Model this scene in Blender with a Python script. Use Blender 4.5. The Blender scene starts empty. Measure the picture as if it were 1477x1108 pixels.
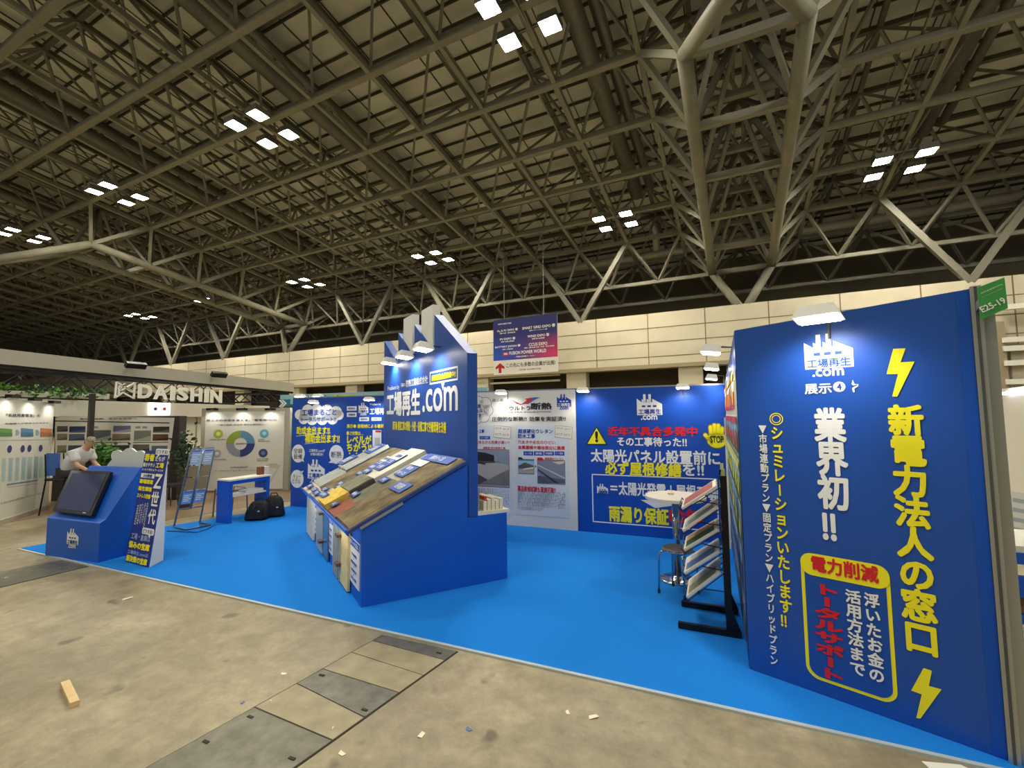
import bpy, bmesh, math, random
from mathutils import Vector, Matrix
random.seed(7)
S = bpy.context.scene
COL = S.collection
# ------------------------------------------------------------------ camera
F_PX, CX, CY, CAM_H = 652.34, 738.5, 554.0, 2.0
PITCH, ROLL, YAW = math.radians(4.0754), math.radians(-0.5753), math.radians(23.6148)
def _rig():
    cp, sp, cr, sr = math.cos(PITCH), math.sin(PITCH), math.cos(ROLL), math.sin(ROLL)
    f0, u0, r0 = Vector((0, cp, sp)), Vector((0, -sp, cp)), Vector((1, 0, 0))
    r1, u1 = r0*cr + u0*sr, u0*cr - r0*sr
    R = Matrix.Rotation(YAW, 3, 'Z')
    return R @ r1, R @ u1, R @ f0
RT, UP, FW = _rig()
CAM = Vector((0, 0, CAM_H))
cd = bpy.data.cameras.new('camera'); co = bpy.data.objects.new('camera', cd); COL.objects.link(co)
cd.sensor_width = 36; cd.lens = F_PX*36/1477; cd.clip_end = 400; cd.clip_start = .05
M = Matrix((RT, UP, -FW)).transposed().to_4x4(); M.translation = CAM
co.matrix_world = M; S.camera = co
# ------------------------------------------------------------------ light and exposure
w = bpy.data.worlds.new('world'); S.world = w; w.use_nodes = True
w.node_tree.nodes['Background'].inputs[0].default_value = (1, .96, .84, 1)
w.node_tree.nodes['Background'].inputs[1].default_value = .2
S.view_settings.view_transform = 'Standard'; S.view_settings.look = 'None'
S.view_settings.gamma = 1; S.view_settings.exposure = 0.0; S.view_settings.use_curve_mapping = False
S.cycles.use_denoising = True
S.cycles.max_bounces = 5; S.cycles.diffuse_bounces = 3; S.cycles.glossy_bounces = 2; S.cycles.transmission_bounces = 3
S.cycles.sample_clamp_indirect = 6; S.cycles.caustics_reflective = False; S.cycles.caustics_refractive = False
HALL_ROT = math.radians(-2.65)
HX = Vector((math.cos(HALL_ROT), math.sin(HALL_ROT), 0)); HY = Vector((-math.sin(HALL_ROT), math.cos(HALL_ROT), 0))
LAMP_COL = (1, .955, .81)
LAMP_STRENGTH = 260
def H(u, w_, z): return HX*u + HY*w_ + Vector((0, 0, z))          # hall frame: along wall, towards wall, height
# floodlight clusters of the hall that hang outside the picture (behind and beside the viewer)
for (u, w_) in [(u, w_) for u in (-49.7, -35.3, -20.9, -6.5, 7.9, 22.3) for w_ in (-.3, -14.7)] + [(7.9, 14.1), (22.3, 14.1), (22.3, 28.5)]:
    l = bpy.data.lights.new('hall_light', 'AREA'); l.energy = 850; l.size = 1.8; l.color = LAMP_COL
    o = bpy.data.objects.new('hall_light', l); COL.objects.link(o); o.location = H(u, w_, 18.5-.1436*w_)
# ------------------------------------------------------------------ helpers
def lin(c):
    return tuple((v/255/12.92 if v/255 <= .04045 else ((v/255+.055)/1.055)**2.4) for v in c)
MATS = {}
def mat(name, rgb, rough=.6, metal=0, emit=0, spec=.5, noise=None, alpha=None):
    if name in MATS: return MATS[name]
    m = bpy.data.materials.new(name); m.use_nodes = True; nt = m.node_tree; b = nt.nodes['Principled BSDF']
    c = (*lin(rgb), 1); b.inputs['Base Color'].default_value = c
    b.inputs['Roughness'].default_value = rough; b.inputs['Metallic'].default_value = metal
    b.inputs['Specular IOR Level'].default_value = spec
    if emit:
        b.inputs['Emission Color'].default_value = c; b.inputs['Emission Strength'].default_value = emit
    if noise:                                                        # (scale, amount, detail)
        tc = nt.nodes.new('ShaderNodeTexCoord'); n = nt.nodes.new('ShaderNodeTexNoise')
        n.inputs['Scale'].default_value = noise[0]; n.inputs['Detail'].default_value = noise[2]
        nt.links.new(tc.outputs['Object'], n.inputs['Vector'])
        mx = nt.nodes.new('ShaderNodeMix'); mx.data_type = 'RGBA'
        a = noise[1]
        mx.inputs[6].default_value = (*[v*(1-a) for v in c[:3]], 1); mx.inputs[7].default_value = (*[min(1, v*(1+a)) for v in c[:3]], 1)
        mr = nt.nodes.new('ShaderNodeMapRange'); mr.inputs[1].default_value = .32; mr.inputs[2].default_value = .68
        nt.links.new(n.outputs['Fac'], mr.inputs[0]); nt.links.new(mr.outputs[0], mx.inputs[0]); nt.links.new(mx.outputs[2], b.inputs['Base Color'])
    MATS[name] = m
    return m
def cmat(c, rough=.55):                                              # printed colour
    return mat('print_%02x%02x%02x' % tuple(c), c, rough, spec=.3)
class MB:
    """collects shapes; build() links them as ONE mesh object"""
    def __init__(s): s.v = []; s.f = []; s.m = []; s.mats = []
    def mi(s, m):
        if m not in s.mats: s.mats.append(m)
        return s.mats.index(m)
    def add(s, vs, fs, m):
        o = len(s.v); k = s.mi(m); s.v += [tuple(v) for v in vs]
        for f in fs: s.f.append([i+o for i in f]); s.m.append(k)
        return s
    def hexa(s, p, m):                                               # 8 points: bottom 4 ccw, top 4
        return s.add(p, [(3, 2, 1, 0), (4, 5, 6, 7), (0, 1, 5, 4), (1, 2, 6, 5), (2, 3, 7, 6), (3, 0, 4, 7)], m)
    def box(s, c, d, m, x=Vector((1, 0, 0)), y=Vector((0, 1, 0)), z=Vector((0, 0, 1))):
        c = Vector(c); x, y, z = Vector(x)*d[0]/2, Vector(y)*d[1]/2, Vector(z)*d[2]/2
        return s.hexa([c-x-y-z, c+x-y-z, c+x+y-z, c-x+y-z, c-x-y+z, c+x-y+z, c+x+y+z, c-x+y+z], m)
    def beam(s, p, q, wd, ht, m, up=Vector((0, 0, 1))):
        p, q = Vector(p), Vector(q); d = (q-p).normalized(); sx = d.cross(up)
        if sx.length < 1e-4: sx = d.cross(Vector((1, 0, 0)))
        sx.normalize(); sy = sx.cross(d).normalized()
        return s.box((p+q)/2, (wd, (q-p).length, ht), m, sx, d, sy)
    def tube(s, pts, r, m, n=8, cap=True):
        pts = [Vector(p) for p in pts]; rings = []; prev = None
        for i, p in enumerate(pts):
            d = (pts[min(i+1, len(pts)-1)]-pts[max(i-1, 0)]).normalized()
            a = d.cross(Vector((0, 0, 1))) if prev is None else prev - d*prev.dot(d)
            if a.length < 1e-3: a = d.cross(Vector((1, 0, 0)))
            a.normalize(); prev = a; b = d.cross(a); rr = r[i] if isinstance(r, (list, tuple)) else r
            rings.append([p + (a*math.cos(2*math.pi*k/n)+b*math.sin(2*math.pi*k/n))*rr for k in range(n)])
        vs = [v for ring in rings for v in ring]; fs = []
        for i in range(len(pts)-1):
            for k in range(n): fs.append((i*n+k, i*n+(k+1) % n, (i+1)*n+(k+1) % n, (i+1)*n+k))
        if cap: fs.append(tuple(range(n))[::-1]); fs.append(tuple((len(pts)-1)*n+k for k in range(n)))
        return s.add(vs, fs, m)
    def lathe(s, c, prof, m, n=24, ax=None):
        c = Vector(c); vs = []; fs = []
        for (r, z) in prof: vs += [c+Vector((r*math.cos(2*math.pi*k/n), r*math.sin(2*math.pi*k/n), z)) for k in range(n)]
        for i in range(len(prof)-1):
            for k in range(n): fs.append((i*n+k, i*n+(k+1) % n, (i+1)*n+(k+1) % n, (i+1)*n+k))
        fs.append(tuple(range(n))[::-1]); fs.append(tuple((len(prof)-1)*n+k for k in range(n)))
        return s.add(vs, fs, m)
    def prism(s, poly, off, m):                                      # poly: 3-D points ccw seen from the front, off: vector to the back
        n = len(poly); off = Vector(off); vs = [Vector(p) for p in poly]; vs += [p+off for p in vs]
        fs = [tuple(range(n)), tuple(range(2*n-1, n-1, -1))] + [(i, i+n, (i+1) % n+n, (i+1) % n) for i in range(n)]
        return s.add(vs, fs, m)
    def quad(s, ps, m): return s.add(ps, [tuple(range(len(ps)))], m)
    def build(s, name, parent=None, smooth=False, fix=True):
        me = bpy.data.meshes.new(name); me.from_pydata(s.v, [], s.f)
        for m in s.mats: me.materials.append(m)
        me.polygons.foreach_set('material_index', s.m)
        if fix and len(s.v) < 60000:
            bm = bmesh.new(); bm.from_mesh(me); bmesh.ops.recalc_face_normals(bm, faces=bm.faces); bm.to_mesh(me); bm.free()
        if smooth: me.shade_smooth()
        me.update(); o = bpy.data.objects.new(name, me); COL.objects.link(o)
        if parent:
            o.parent = parent; o.matrix_parent_inverse = parent.matrix_world.inverted() if False else Matrix.Translation(-parent.location)
        return o
def tag(o, label=None, cat=None, group=None, kind=None):
    if label: o['label'] = label
    if cat: o['category'] = cat
    if group: o['group'] = group
    if kind: o['kind'] = kind
    return o
def thing(name, label, cat, loc, group=None):
    o = bpy.data.objects.new(name, None); COL.objects.link(o); o.location = loc; o.empty_display_size = .1
    return tag(o, label, cat, group)
def struct(o, label=None): return tag(o, label, None, None, 'structure')
# rays through the photograph, met with real planes
def ray(u, v): return RT*((u-CX)/F_PX) - UP*((v-CY)/F_PX) + FW
def fl(u, v, z=0.0): d = ray(u, v); return CAM + d*((z-CAM_H)/d.z)
def pln(u, v, p, n): d = ray(u, v); p = Vector(p); n = Vector(n); return CAM + d*((p-CAM).dot(n)/d.dot(n))
def hz(u, v, p): d = ray(u, v); return (CAM + d*((p[0]*d.x+p[1]*d.y)/(d.x**2+d.y**2))).z   # height over a plan point
# ------------------------------------------------------------------ lettering
_cu = bpy.data.curves.new('type', 'FONT'); _to = bpy.data.objects.new('type', _cu); COL.objects.link(_to)
_cu.resolution_u = 3; _gl = {}
def glyphs(txt, bold):
    k = (txt, bold)
    if bold > 0 and k not in _gl:                                         # heavier weight: the outline laid over itself, shifted
        vs, fs = glyphs(txt, 0); b = bold*.62; V = []; Fs = []
        sh = [(b, b), (-b, b), (b, -b), (-b, -b)] + ([(0, 0), (b*1.3, 0), (-b*1.3, 0), (0, b*1.3), (0, -b*1.3)] if bold > .028 else [(0, 0)])
        for q_, (dx, dy) in enumerate(sh):
            o = len(V); V += [(v[0]+dx, v[1]+dy, q_*.00022) for v in vs]; Fs += [tuple(i+o for i in f) for f in fs]
        _gl[k] = (V, Fs)
    if k not in _gl:
        _cu.body = txt; _cu.offset = max(0, -bold); dg = bpy.context.evaluated_depsgraph_get(); dg.update()
        me = bpy.data.meshes.new_from_object(_to.evaluated_get(dg))
        vs = [(v.co.x, v.co.y, 0) for v in me.vertices]; fs = [tuple(p.vertices) for p in me.polygons]; bpy.data.meshes.remove(me)
        _gl[k] = (vs, fs)
    return _gl[k]
class Art:
    """print and lettering on a flat face: o origin, u right, v up, n towards the viewer"""
    def __init__(s, o, u, v=(0, 0, 1), split=True):
        s.split = split
        s.o = Vector(o); s.u = Vector(u).normalized(); s.v = Vector(v).normalized(); s.n = s.u.cross(s.v).normalized(); s.parts = {}; s.k = 0
    def px(s, x, y):
        p = pln(x, y, s.o, s.n)-s.o; return (p.dot(s.u), p.dot(s.v))
    def pt(s, a, b, d): return s.o+s.u*a+s.v*b+s.n*d
    def mb(s, part):
        return s.parts.setdefault(part, MB())
    def poly(s, ab, c, part='graphic', lay=1):
        ar = sum(ab[i][0]*ab[(i+1) % len(ab)][1]-ab[(i+1) % len(ab)][0]*ab[i][1] for i in range(len(ab)))
        if ar < 0: ab = ab[::-1]
        s.mb(part).quad([s.pt(a, b, .002*lay+.001) for a, b in ab], cmat(c))
    def ppoly(s, pts, c, part='graphic', lay=1): s.poly([s.px(*p) for p in pts], c, part, lay)
    def prect(s, x0, y0, x1, y1, c, part='graphic', lay=1):         # (left, bottom) and (right, top) pixels
        a0, b0 = s.px(x0, y0); a1, b1 = s.px(x1, y1); s.poly([(a0, b0), (a1, b0), (a1, b1), (a0, b1)], c, part, lay)
        return a0, b0, a1, b1
    def rect(s, a0, b0, a1, b1, c, part='graphic', lay=1): s.poly([(a0, b0), (a1, b0), (a1, b1), (a0, b1)], c, part, lay)
    def frame(s, a0, b0, a1, b1, t, c, part='graphic', lay=1):
        for r in ((a0, b0, a1, b0+t), (a0, b1-t, a1, b1), (a0, b0, a0+t, b1), (a1-t, b0, a1, b1)): s.rect(*r, c, part, lay)
    def ell(s, a, b, ra, rb, c, part='graphic', lay=1, n=28):
        s.poly([(a+ra*math.cos(2*math.pi*i/n), b+rb*math.sin(2*math.pi*i/n)) for i in range(n)], c, part, lay)
    def ring(s, a, b, r0, r1, c, part, lay=2, n=32):
        P = [(a+r*math.cos(2*math.pi*i/n), b+r*math.sin(2*math.pi*i/n)) for r in (r0, r1) for i in range(n)]
        s.mb(part).add([s.pt(x, y, .002*lay+.001) for x, y in P], [(i, n+i, n+(i+1) % n, (i+1) % n) for i in range(n)], cmat(c))
    def put(s, vs, fs, fn, c, part, lay):
        s.mb(part).add([s.pt(*fn(x, y), .002*lay+.001+k) for x, y, k in vs], fs, cmat(c))
    def text(s, t, x0, y0, x1, y1, c, bold=.02, part='lettering', lay=2, px=True):
        (a0, b0), (a1, b1) = (s.px(x0, y0), s.px(x1, y1)) if px else ((x0, y0), (x1, y1))
        vs, fs = glyphs(t, bold)
        if not vs: return
        if s.split and part == 'lettering': s.k += 1; part = 'lettering#%d' % s.k
        xs = [v[0] for v in vs]; ys = [v[1] for v in vs]; X0, X1, Y0, Y1 = min(xs), max(xs), min(ys), max(ys)
        s.put(vs, fs, lambda x, y: (a0+(x-X0)/(X1-X0)*(a1-a0), b0+(y-Y0)/max(Y1-Y0, .01)*(b1-b0)), c, part, lay)
    def vtext(s, t, x0, y0, x1, y1, c, bold=.03, part='lettering', lay=2, cells=None, shade=None, ps=1.0):
        a0, b1 = s.px(x0, y0); a1, b0 = s.px(x1, y1); wd = a1-a0; cells = cells or len(t); hh = (b1-b0)/cells
        if s.split and part == 'lettering': s.k += 1; part = 'lettering#%d' % s.k
        for i, ch in enumerate(t):
            vs, fs = glyphs(ch, bold if ch != '◎' else 0)
            if not vs: continue
            top = b1-i*hh; cx = (a0+a1)/2
            if ch in 'ー':
                fn = lambda x, y, cx=cx, top=top: (cx+(y-.38)*wd, top-.04*hh-x*hh*.92)
            elif ch == '‼' or ch == '!':
                fn = lambda x, y, cx=cx, top=top: (cx+(x-.5)*wd, top-hh*.95+(y+.1)*hh)
            else:
                xs = [v[0] for v in vs]; mx = (min(xs)+max(xs))/2
                fn = lambda x, y, cx=cx, top=top, mx=mx: (cx+(x-.5)*wd*1.04*ps, top-hh+.02*hh+(y+.12)*hh*.98*ps)
            s.put(vs, fs, fn, c, part, lay)
    def build(s, parent, labels=None):
        for k, m in s.parts.items():
            o = m.build(k.split('#')[0], parent, fix=False)
            if labels and k in labels: o['label'] = labels[k]
WHITE, YEL, RED, NAVY, BLACK, GREY = (236, 236, 232), (245, 232, 40), (214, 38, 48), (38, 62, 158), (35, 35, 40), (150, 150, 150)
PBLUE = (26, 78, 165)
def logo(art, a0, b0, wd, c, ct, com=True, part='factory_logo', lay=1, cc=None):
    """the saw-roof factory emblem with two chimneys, lettering and .com below"""
    h = wd*.86
    P = lambda x, y: (a0+x*wd, b0+y*h)
    art.poly([P(0, 0), P(1, 0), P(1, .52), P(.62, .78), P(.62, .6), P(.4, .78), P(.4, .6), P(.2, .78), P(.2, .62), P(0, .8)], c, part, lay)
    for x in (.26, .47):
        art.poly([P(x, .58), P(x+.1, .58), P(x+.1, 1.0), P(x, 1.0)], c, part, lay)
    for x in (.2, .42, .64): art.poly([P(x, .38), P(x+.14, .38), P(x+.14, .47), P(x, .47)], ct, part, lay+1)
    art.text('工場再生', a0+.05*wd, b0+.03*h, a0+.95*wd, b0+.29*h, ct, .03, part, lay+1, px=False)
    if com: art.text('.com', a0+.15*wd, b0-.23*h, a0+.8*wd, b0-.01*h, cc or c, .03, part, lay, px=False)
# ------------------------------------------------------------------ the hall: floor
def concrete():
    m = bpy.data.materials.new('concrete'); m.use_nodes = True; nt = m.node_tree; b = nt.nodes['Principled BSDF']; L = nt.links
    tc = nt.nodes.new('ShaderNodeTexCoord')
    def noise(sc, det, rough=.6):
        n = nt.nodes.new('ShaderNodeTexNoise'); n.inputs['Scale'].default_value = sc; n.inputs['Detail'].default_value = det; n.inputs['Roughness'].default_value = rough
        L.new(tc.outputs['Object'], n.inputs['Vector']); return n
    def ramp(src, stops):
        r = nt.nodes.new('ShaderNodeValToRGB'); e = r.color_ramp.elements
        e[0].position, e[0].color = stops[0][0], (*lin(stops[0][1]), 1); e[1].position, e[1].color = stops[1][0], (*lin(stops[1][1]), 1)
        for p, c in stops[2:]: x = e.new(p); x.color = (*lin(c), 1)
        L.new(src, r.inputs[0]); return r
    n1 = noise(.8, 6, .65); r1 = ramp(n1.outputs['Fac'], [(.3, (130, 119, 94)), (.7, (182, 170, 140)), (.5, (156, 145, 116))])
    n2 = noise(5, 8, .75); r2 = ramp(n2.outputs['Fac'], [(.3, (150, 150, 150)), (.62, (255, 255, 255))])
    mx = nt.nodes.new('ShaderNodeMix'); mx.data_type = 'RGBA'; mx.blend_type = 'MULTIPLY'; mx.inputs[0].default_value = .6
    L.new(r1.outputs[0], mx.inputs[6]); L.new(r2.outputs[0], mx.inputs[7])
    n3 = noise(3.2, 2, .5); r3 = ramp(n3.outputs['Fac'], [(.66, (255, 255, 255)), (.74, (120, 112, 100))])
    m2 = nt.nodes.new('ShaderNodeMix'); m2.data_type = 'RGBA'; m2.blend_type = 'MULTIPLY'; m2.inputs[0].default_value = .7
    L.new(mx.outputs[2], m2.inputs[6]); L.new(r3.outputs[0], m2.inputs[7])
    L.new(m2.outputs[2], b.inputs['Base Color'])
    r4 = nt.nodes.new('ShaderNodeMapRange'); r4.inputs[3].default_value = .32; r4.inputs[4].default_value = .6
    L.new(n1.outputs['Fac'], r4.inputs[0]); L.new(r4.outputs[0], b.inputs['Roughness'])
    bp = nt.nodes.new('ShaderNodeBump'); bp.inputs['Strength'].default_value = .12; bp.inputs['Distance'].default_value = .02
    L.new(n2.outputs['Fac'], bp.inputs['Height']); L.new(bp.outputs[0], b.inputs['Normal'])
    return m
CONC = concrete()
mb = MB(); mb.box((-40, -3, -.15), (150, 90, .3), CONC); struct(mb.build('floor'), 'tan worn concrete hall floor with stains')
# trench cover plates let into the floor
STEEL = mat('chequer_steel', (112, 110, 98), .42, .4, noise=(9, .25, 4))
def plate_bump(m):
    nt = m.node_tree; b = nt.nodes['Principled BSDF']; tc = nt.nodes.new('ShaderNodeTexCoord'); ck = nt.nodes.new('ShaderNodeTexChecker')
    ck.inputs['Scale'].default_value = 38; bp = nt.nodes.new('ShaderNodeBump'); bp.inputs['Strength'].default_value = .6; bp.inputs['Distance'].default_value = .006
    nt.links.new(tc.outputs['Object'], ck.inputs['Vector']); nt.links.new(ck.outputs['Fac'], bp.inputs['Height']); nt.links.new(bp.outputs[0], b.inputs['Normal'])
plate_bump(STEEL)
CPLATE = mat('plate_concrete', (152, 142, 112), .5, noise=(6, .18, 6)); GROOVE = mat('groove', (52, 47, 38), .9)
def cover(name, px, m, label, holes=()):
    ps = [fl(u, v, .004) for u, v in px]; c = sum(ps, Vector())/4
    t = thing(name, label, 'floor plate', (c.x, c.y, 0)); t['kind'] = 'structure'
    mb = MB(); mb.prism([c+(p-c)*1.0 for p in ps][::-1], (0, 0, -.03), GROOVE); mb.build('gap', t)
    mb = MB(); q = [p+(c-p).normalized()*.013 + Vector((0, 0, .003)) for p in ps]; mb.prism(q[::-1], (0, 0, -.02), m); mb.build('plate', t)
    for u, v in holes:
        p = fl(u, v, .009); MB().box(p, (.045, .018, .006), GROOVE).build('lifting_slot', t)
cover('floor_plate', [(551, 916), (661, 940), (643, 953), (536, 924.5)], STEEL, 'dark chequered steel floor plate touching the carpet edge', [(633, 942)])
cover('floor_plate', [(536, 924.5), (643, 953), (612, 975), (506, 941)], CPLATE, 'narrow concrete floor plate below the steel plate at the carpet edge')
cover('floor_plate', [(506, 941), (612, 975), (577, 1000), (464, 965)], CPLATE, 'concrete floor plate above the short dark steel plate of the strip', [])
cover('floor_plate', [(464, 965), (577, 1000), (527, 1036), (427, 986)], STEEL, 'short dark chequered steel floor plate in the middle of the strip', [(464, 974), (526, 1024)])
cover('floor_plate', [(427, 986), (527, 1036), (481, 1069), (366, 1020)], CPLATE, 'concrete floor plate between two dark steel plates', [])
cover('floor_plate', [(366, 1020), (481, 1069), (390, 1134), (200, 1113)], STEEL, 'largest dark chequered steel floor plate, at the bottom of the strip', [(361, 1034), (297, 1070), (421, 1094)])
cover('floor_plate', [(-60, 836), (88, 808), (128, 817), (-60, 862)], STEEL, 'dark steel floor plate at the left beyond the monitor stand')
# ------------------------------------------------------------------ the hall: back wall
WY = 32.0; CONCW = mat('wall_concrete', (196, 188, 166), .75, noise=(.7, .06, 5)); JOINT = mat('wall_joint', (120, 108, 84), .9)
DARKW = mat('dark_recess', (58, 50, 40), .9); SOFF = mat('soffit', (150, 138, 112), .8)
def hbox(mb, u0, u1, w0, w1, z0, z1, m):
    mb.hexa([H(u0, w0, z0), H(u1, w0, z0), H(u1, w1, z0), H(u0, w1, z0), H(u0, w0, z1), H(u1, w0, z1), H(u1, w1, z1), H(u0, w1, z1)], m); return mb
U0, U1 = -112, 32; ZB, ZT = 5.45, 9.0
mb = MB(); hbox(mb, U0, U1, WY, WY+.6, ZB, ZT, CONCW)
for z in (5.98, 6.98, 7.98): hbox(mb, U0, U1, WY-.012, WY+.01, z-.025, z+.025, JOINT)
u = -8.9-3.66*28
while u < U1: hbox(mb, u-.03, u+.03, WY-.012, WY+.01, ZB, ZT, JOINT); u += 3.66
for z in (5.4,): hbox(mb, U0, U1, WY-.25, WY+.6, ZB-.28, ZB-.02, SOFF)
for u in (-110, -95, -80, -65, -50, -41, -33, -25.8, -18.7, -10.5, -2.6, 5.5, 13.5, 21.5, 29): hbox(mb, u-.75, u+.75, WY, WY+.9, 0, ZB-.28, CONCW)
struct(mb.build('wall_back'), 'beige concrete panel band along the far hall wall')
mb = MB(); hbox(mb, U0, U1, WY+1.6, WY+2, 0, 6.2, DARKW); hbox(mb, U0, U1, WY+.6, WY+2, ZB-.2, ZB+.1, DARKW); struct(mb.build('trim_1'), 'dark recessed loading doors under the concrete band')
mb = MB(); hbox(mb, U0, U1, 44, 44.5, 0, 16, mat('upper_wall', (128, 120, 98), .9)); struct(mb.build('wall_upper'), 'dark upper wall behind the roof feet')
mb = MB(); hbox(mb, U0-.5, U0, -30, 44, 0, 22, mat('upper_wall', (128, 120, 98), .9)); struct(mb.build('wall_left'), 'distant dark end wall of the hall')
mb = MB()
for z in (5.05, 4.62): hbox(mb, -19.2, -11.9, WY+.3, WY+.45, z, z+.14, mat('rail', (200, 195, 175), .5))
struct(mb.build('trim_2'), 'pale shutter rails in the opening under the banner')
WBAR = mat('white_bar', (228, 226, 216), .6); mb = MB()
for y in (443, 490.5, 503, 524, 551, 567):
    p = pln(1450, y, H(0, WY-.4, 0), HY); z = p.z
    hbox(mb, 12.35, 19, WY-.45, WY-.2, z-.13, z+.13, WBAR)
hbox(mb, 12.1, 12.5, WY-.3, WY-.1, 1.0, 6.6, SOFF)
struct(mb.build('trim_3'), 'white horizontal louvre bars on the hall wall at far right')
# ------------------------------------------------------------------ the hall: roof
def hg(w_): return CAM_H + 17.03 - .1436*w_                             # height of the lower chord grid
STL = mat('truss_paint', (128, 125, 110), .55, spec=.4, noise=(1.5, .08, 3)); STL2 = mat('truss_paint_shaded', (92, 89, 77), .6, spec=.3)  # second is the same paint, with shade of unlit members put into its colour
COLS = [-6.5+3.6*k for k in range(-28, 9)]; ROWS = [14.13+3.6*i for i in range(-7, 8)]; RISE = 2.55
DECK = mat('roof_deck', (212, 212, 200), .85, noise=(.5, .12, 4)); PUR = mat('purlin', (72, 68, 56), .8)
rt = thing('roof_frame', None, None, (0, 0, 0)); struct(rt, 'grey steel space frame carrying the hall roof')
mb = MB(); a, b = -16, 45; r = 3.15
mb.hexa([H(U0, a, hg(a)+r), H(U1, a, hg(a)+r), H(U1, b, hg(b)+r), H(U0, b, hg(b)+r)] + [H(U0, a, hg(a)+r+.2), H(U1, a, hg(a)+r+.2), H(U1, b, hg(b)+r+.2), H(U0, b, hg(b)+r+.2)], DECK)
struct(mb.build('ceiling'), 'olive panelled roof deck above the steel frame')
mb = MB(); w_ = -14.67
while w_ < 44: mb.beam(H(U0, w_, hg(w_)+3.06), H(U1, w_, hg(w_)+3.06), .07, .14, PUR); w_ += 1.2
u = U0+.3
while u < U1: mb.beam(H(u, -15, hg(-15)+3.12), H(u, 44, hg(44)+3.12), .045, .05, PUR); u += 2.4
mb.build('purlins', rt)
TC = [.7, -42.5]                                                        # centre lines of the two main trusses in view
lc = MB(); bc = MB(); wb = MB(); tc_ = MB()
for i, w_ in enumerate(ROWS):
    if w_ < 37: lc.beam(H(U0, w_, hg(w_)), H(U1, w_, hg(w_)), .3, .26, STL)
for u in COLS:
    if any(abs(u-c) < .3 for c in TC): continue
    bc.beam(H(u, ROWS[0], hg(ROWS[0])), H(u, 39.3, hg(39.3)), .2, .24, STL)
for u in [c+1.8 for c in COLS[:-1]]:
    for w_ in [r_+1.8 for r_ in ROWS if r_ > -6 and r_ < 35]:
        top = H(u, w_, hg(w_)+RISE)
        for du in (-1.8, 1.8):
            for dw in (-1.8, 1.8):
                q = H(u+du, w_+dw, hg(w_+dw)); wb.beam(top, q, .12, .12, STL)
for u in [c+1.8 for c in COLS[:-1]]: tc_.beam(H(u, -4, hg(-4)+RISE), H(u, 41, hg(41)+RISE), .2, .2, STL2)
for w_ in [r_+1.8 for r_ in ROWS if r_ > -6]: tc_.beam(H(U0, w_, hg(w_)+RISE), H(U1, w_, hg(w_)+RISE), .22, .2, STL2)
lc.build('cross_chords', rt, fix=False); bc.build('slope_chords', rt, fix=False); wb.build('web_bars', rt, fix=False); tc_.build('top_chords', rt, fix=False)
# hanging edge trusses at the wall line
eg = MB()
for wr, hr, pr, nx in ((33.93, 9.75, 32.13, 35.73), (37.6, 9.15, 35.73, 39.3)):
    z = CAM_H+hr; eg.beam(H(U0, wr, z), H(U1, wr, z), .22, .24, STL)
    for u in COLS:
        for du in (-1.8, 1.8):
            eg.beam(H(u+1.8, wr, z), H(u+1.8+du, pr, hg(pr)), .15, .15, STL if pr < 34 else STL2)
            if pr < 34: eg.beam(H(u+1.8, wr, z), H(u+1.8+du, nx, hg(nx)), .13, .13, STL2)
eg.build('edge_truss', rt, fix=False)
# sloping wall struts: a V on every second bay
vs = MB(); k = -10
for k in range(-10, 3):
    uc = .7+10.8*k
    if k in (0, -4): continue
    for s in (-1, 1): vs.beam(H(uc, WY+.15, ZT-.1), H(uc+3.6*s, 32.13, hg(32.13)), .32, .32, mat('truss_paint_dimmed', (112, 109, 97), .55))  # truss paint darkened in colour to offset strong lamp light on the struts
vs.build('wall_struts', rt, fix=False)
def main_truss(c, label, sh=0):
    t = thing('main_truss', None, None, H(c, 16, 12)); struct(t, label)
    hw = [15.93+3.6*i for i in range(6)]; DR = 2.35; tb = MB(); cr = MB(); sd = MB(); st = MB()
    TN = lambda s, w_: H(c+1.8*s, w_-sh, hg(w_-sh)-DR)
    for s in (-1, 1):
        tb.tube([H(c, 10.2-sh, CAM_H+9.5), TN(s, 15.93)], .26, STL, 12); tb.tube([TN(s, w_) for w_ in hw], .27, STL, 14)
        tb.tube([TN(s, 33.93), H(c+.25*s, WY+.2, ZT-.1)], .26, STL, 12)
        for w_ in hw:
            for dw in (-1.8, 1.8): sd.beam(TN(s, w_), H(c+3.6*s, w_+dw, hg(w_+dw)), .2, .26, STL)
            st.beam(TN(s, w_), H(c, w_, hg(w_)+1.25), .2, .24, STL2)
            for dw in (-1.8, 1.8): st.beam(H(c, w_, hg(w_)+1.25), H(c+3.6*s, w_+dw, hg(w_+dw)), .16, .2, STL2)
        for w_ in hw[:-1]: sd.beam(H(c+3.6*s, w_+1.8, hg(w_+1.8)), TN(s, w_+3.6), .16, .16, STL)
    for w_ in hw: cr.beam(TN(-1, w_), TN(1, w_), .26, .3, STL); 
    for w_ in hw[:-1]:
        for s in (-1, 1): cr.beam(TN(s, w_+3.6), H(c, w_+.2, hg(w_)+1.25), .18, .18, STL)
    for s in (-.2, .2): st.beam(H(c+s, 8, hg(8)+1.25), H(c+s, 36, hg(36)+1.25), .12, .22, STL)
    tb.build('lower_tubes', t, True); cr.build('cross_bars', t, fix=False); sd.build('side_struts', t, fix=False); st.build('inner_struts', t, fix=False)
main_truss(TC[0], 'deep twin-tube roof truss descending at the right towards the far wall')
main_truss(TC[1], 'distant twin-tube roof truss with bent lower chord at the left', 1.0)
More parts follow.
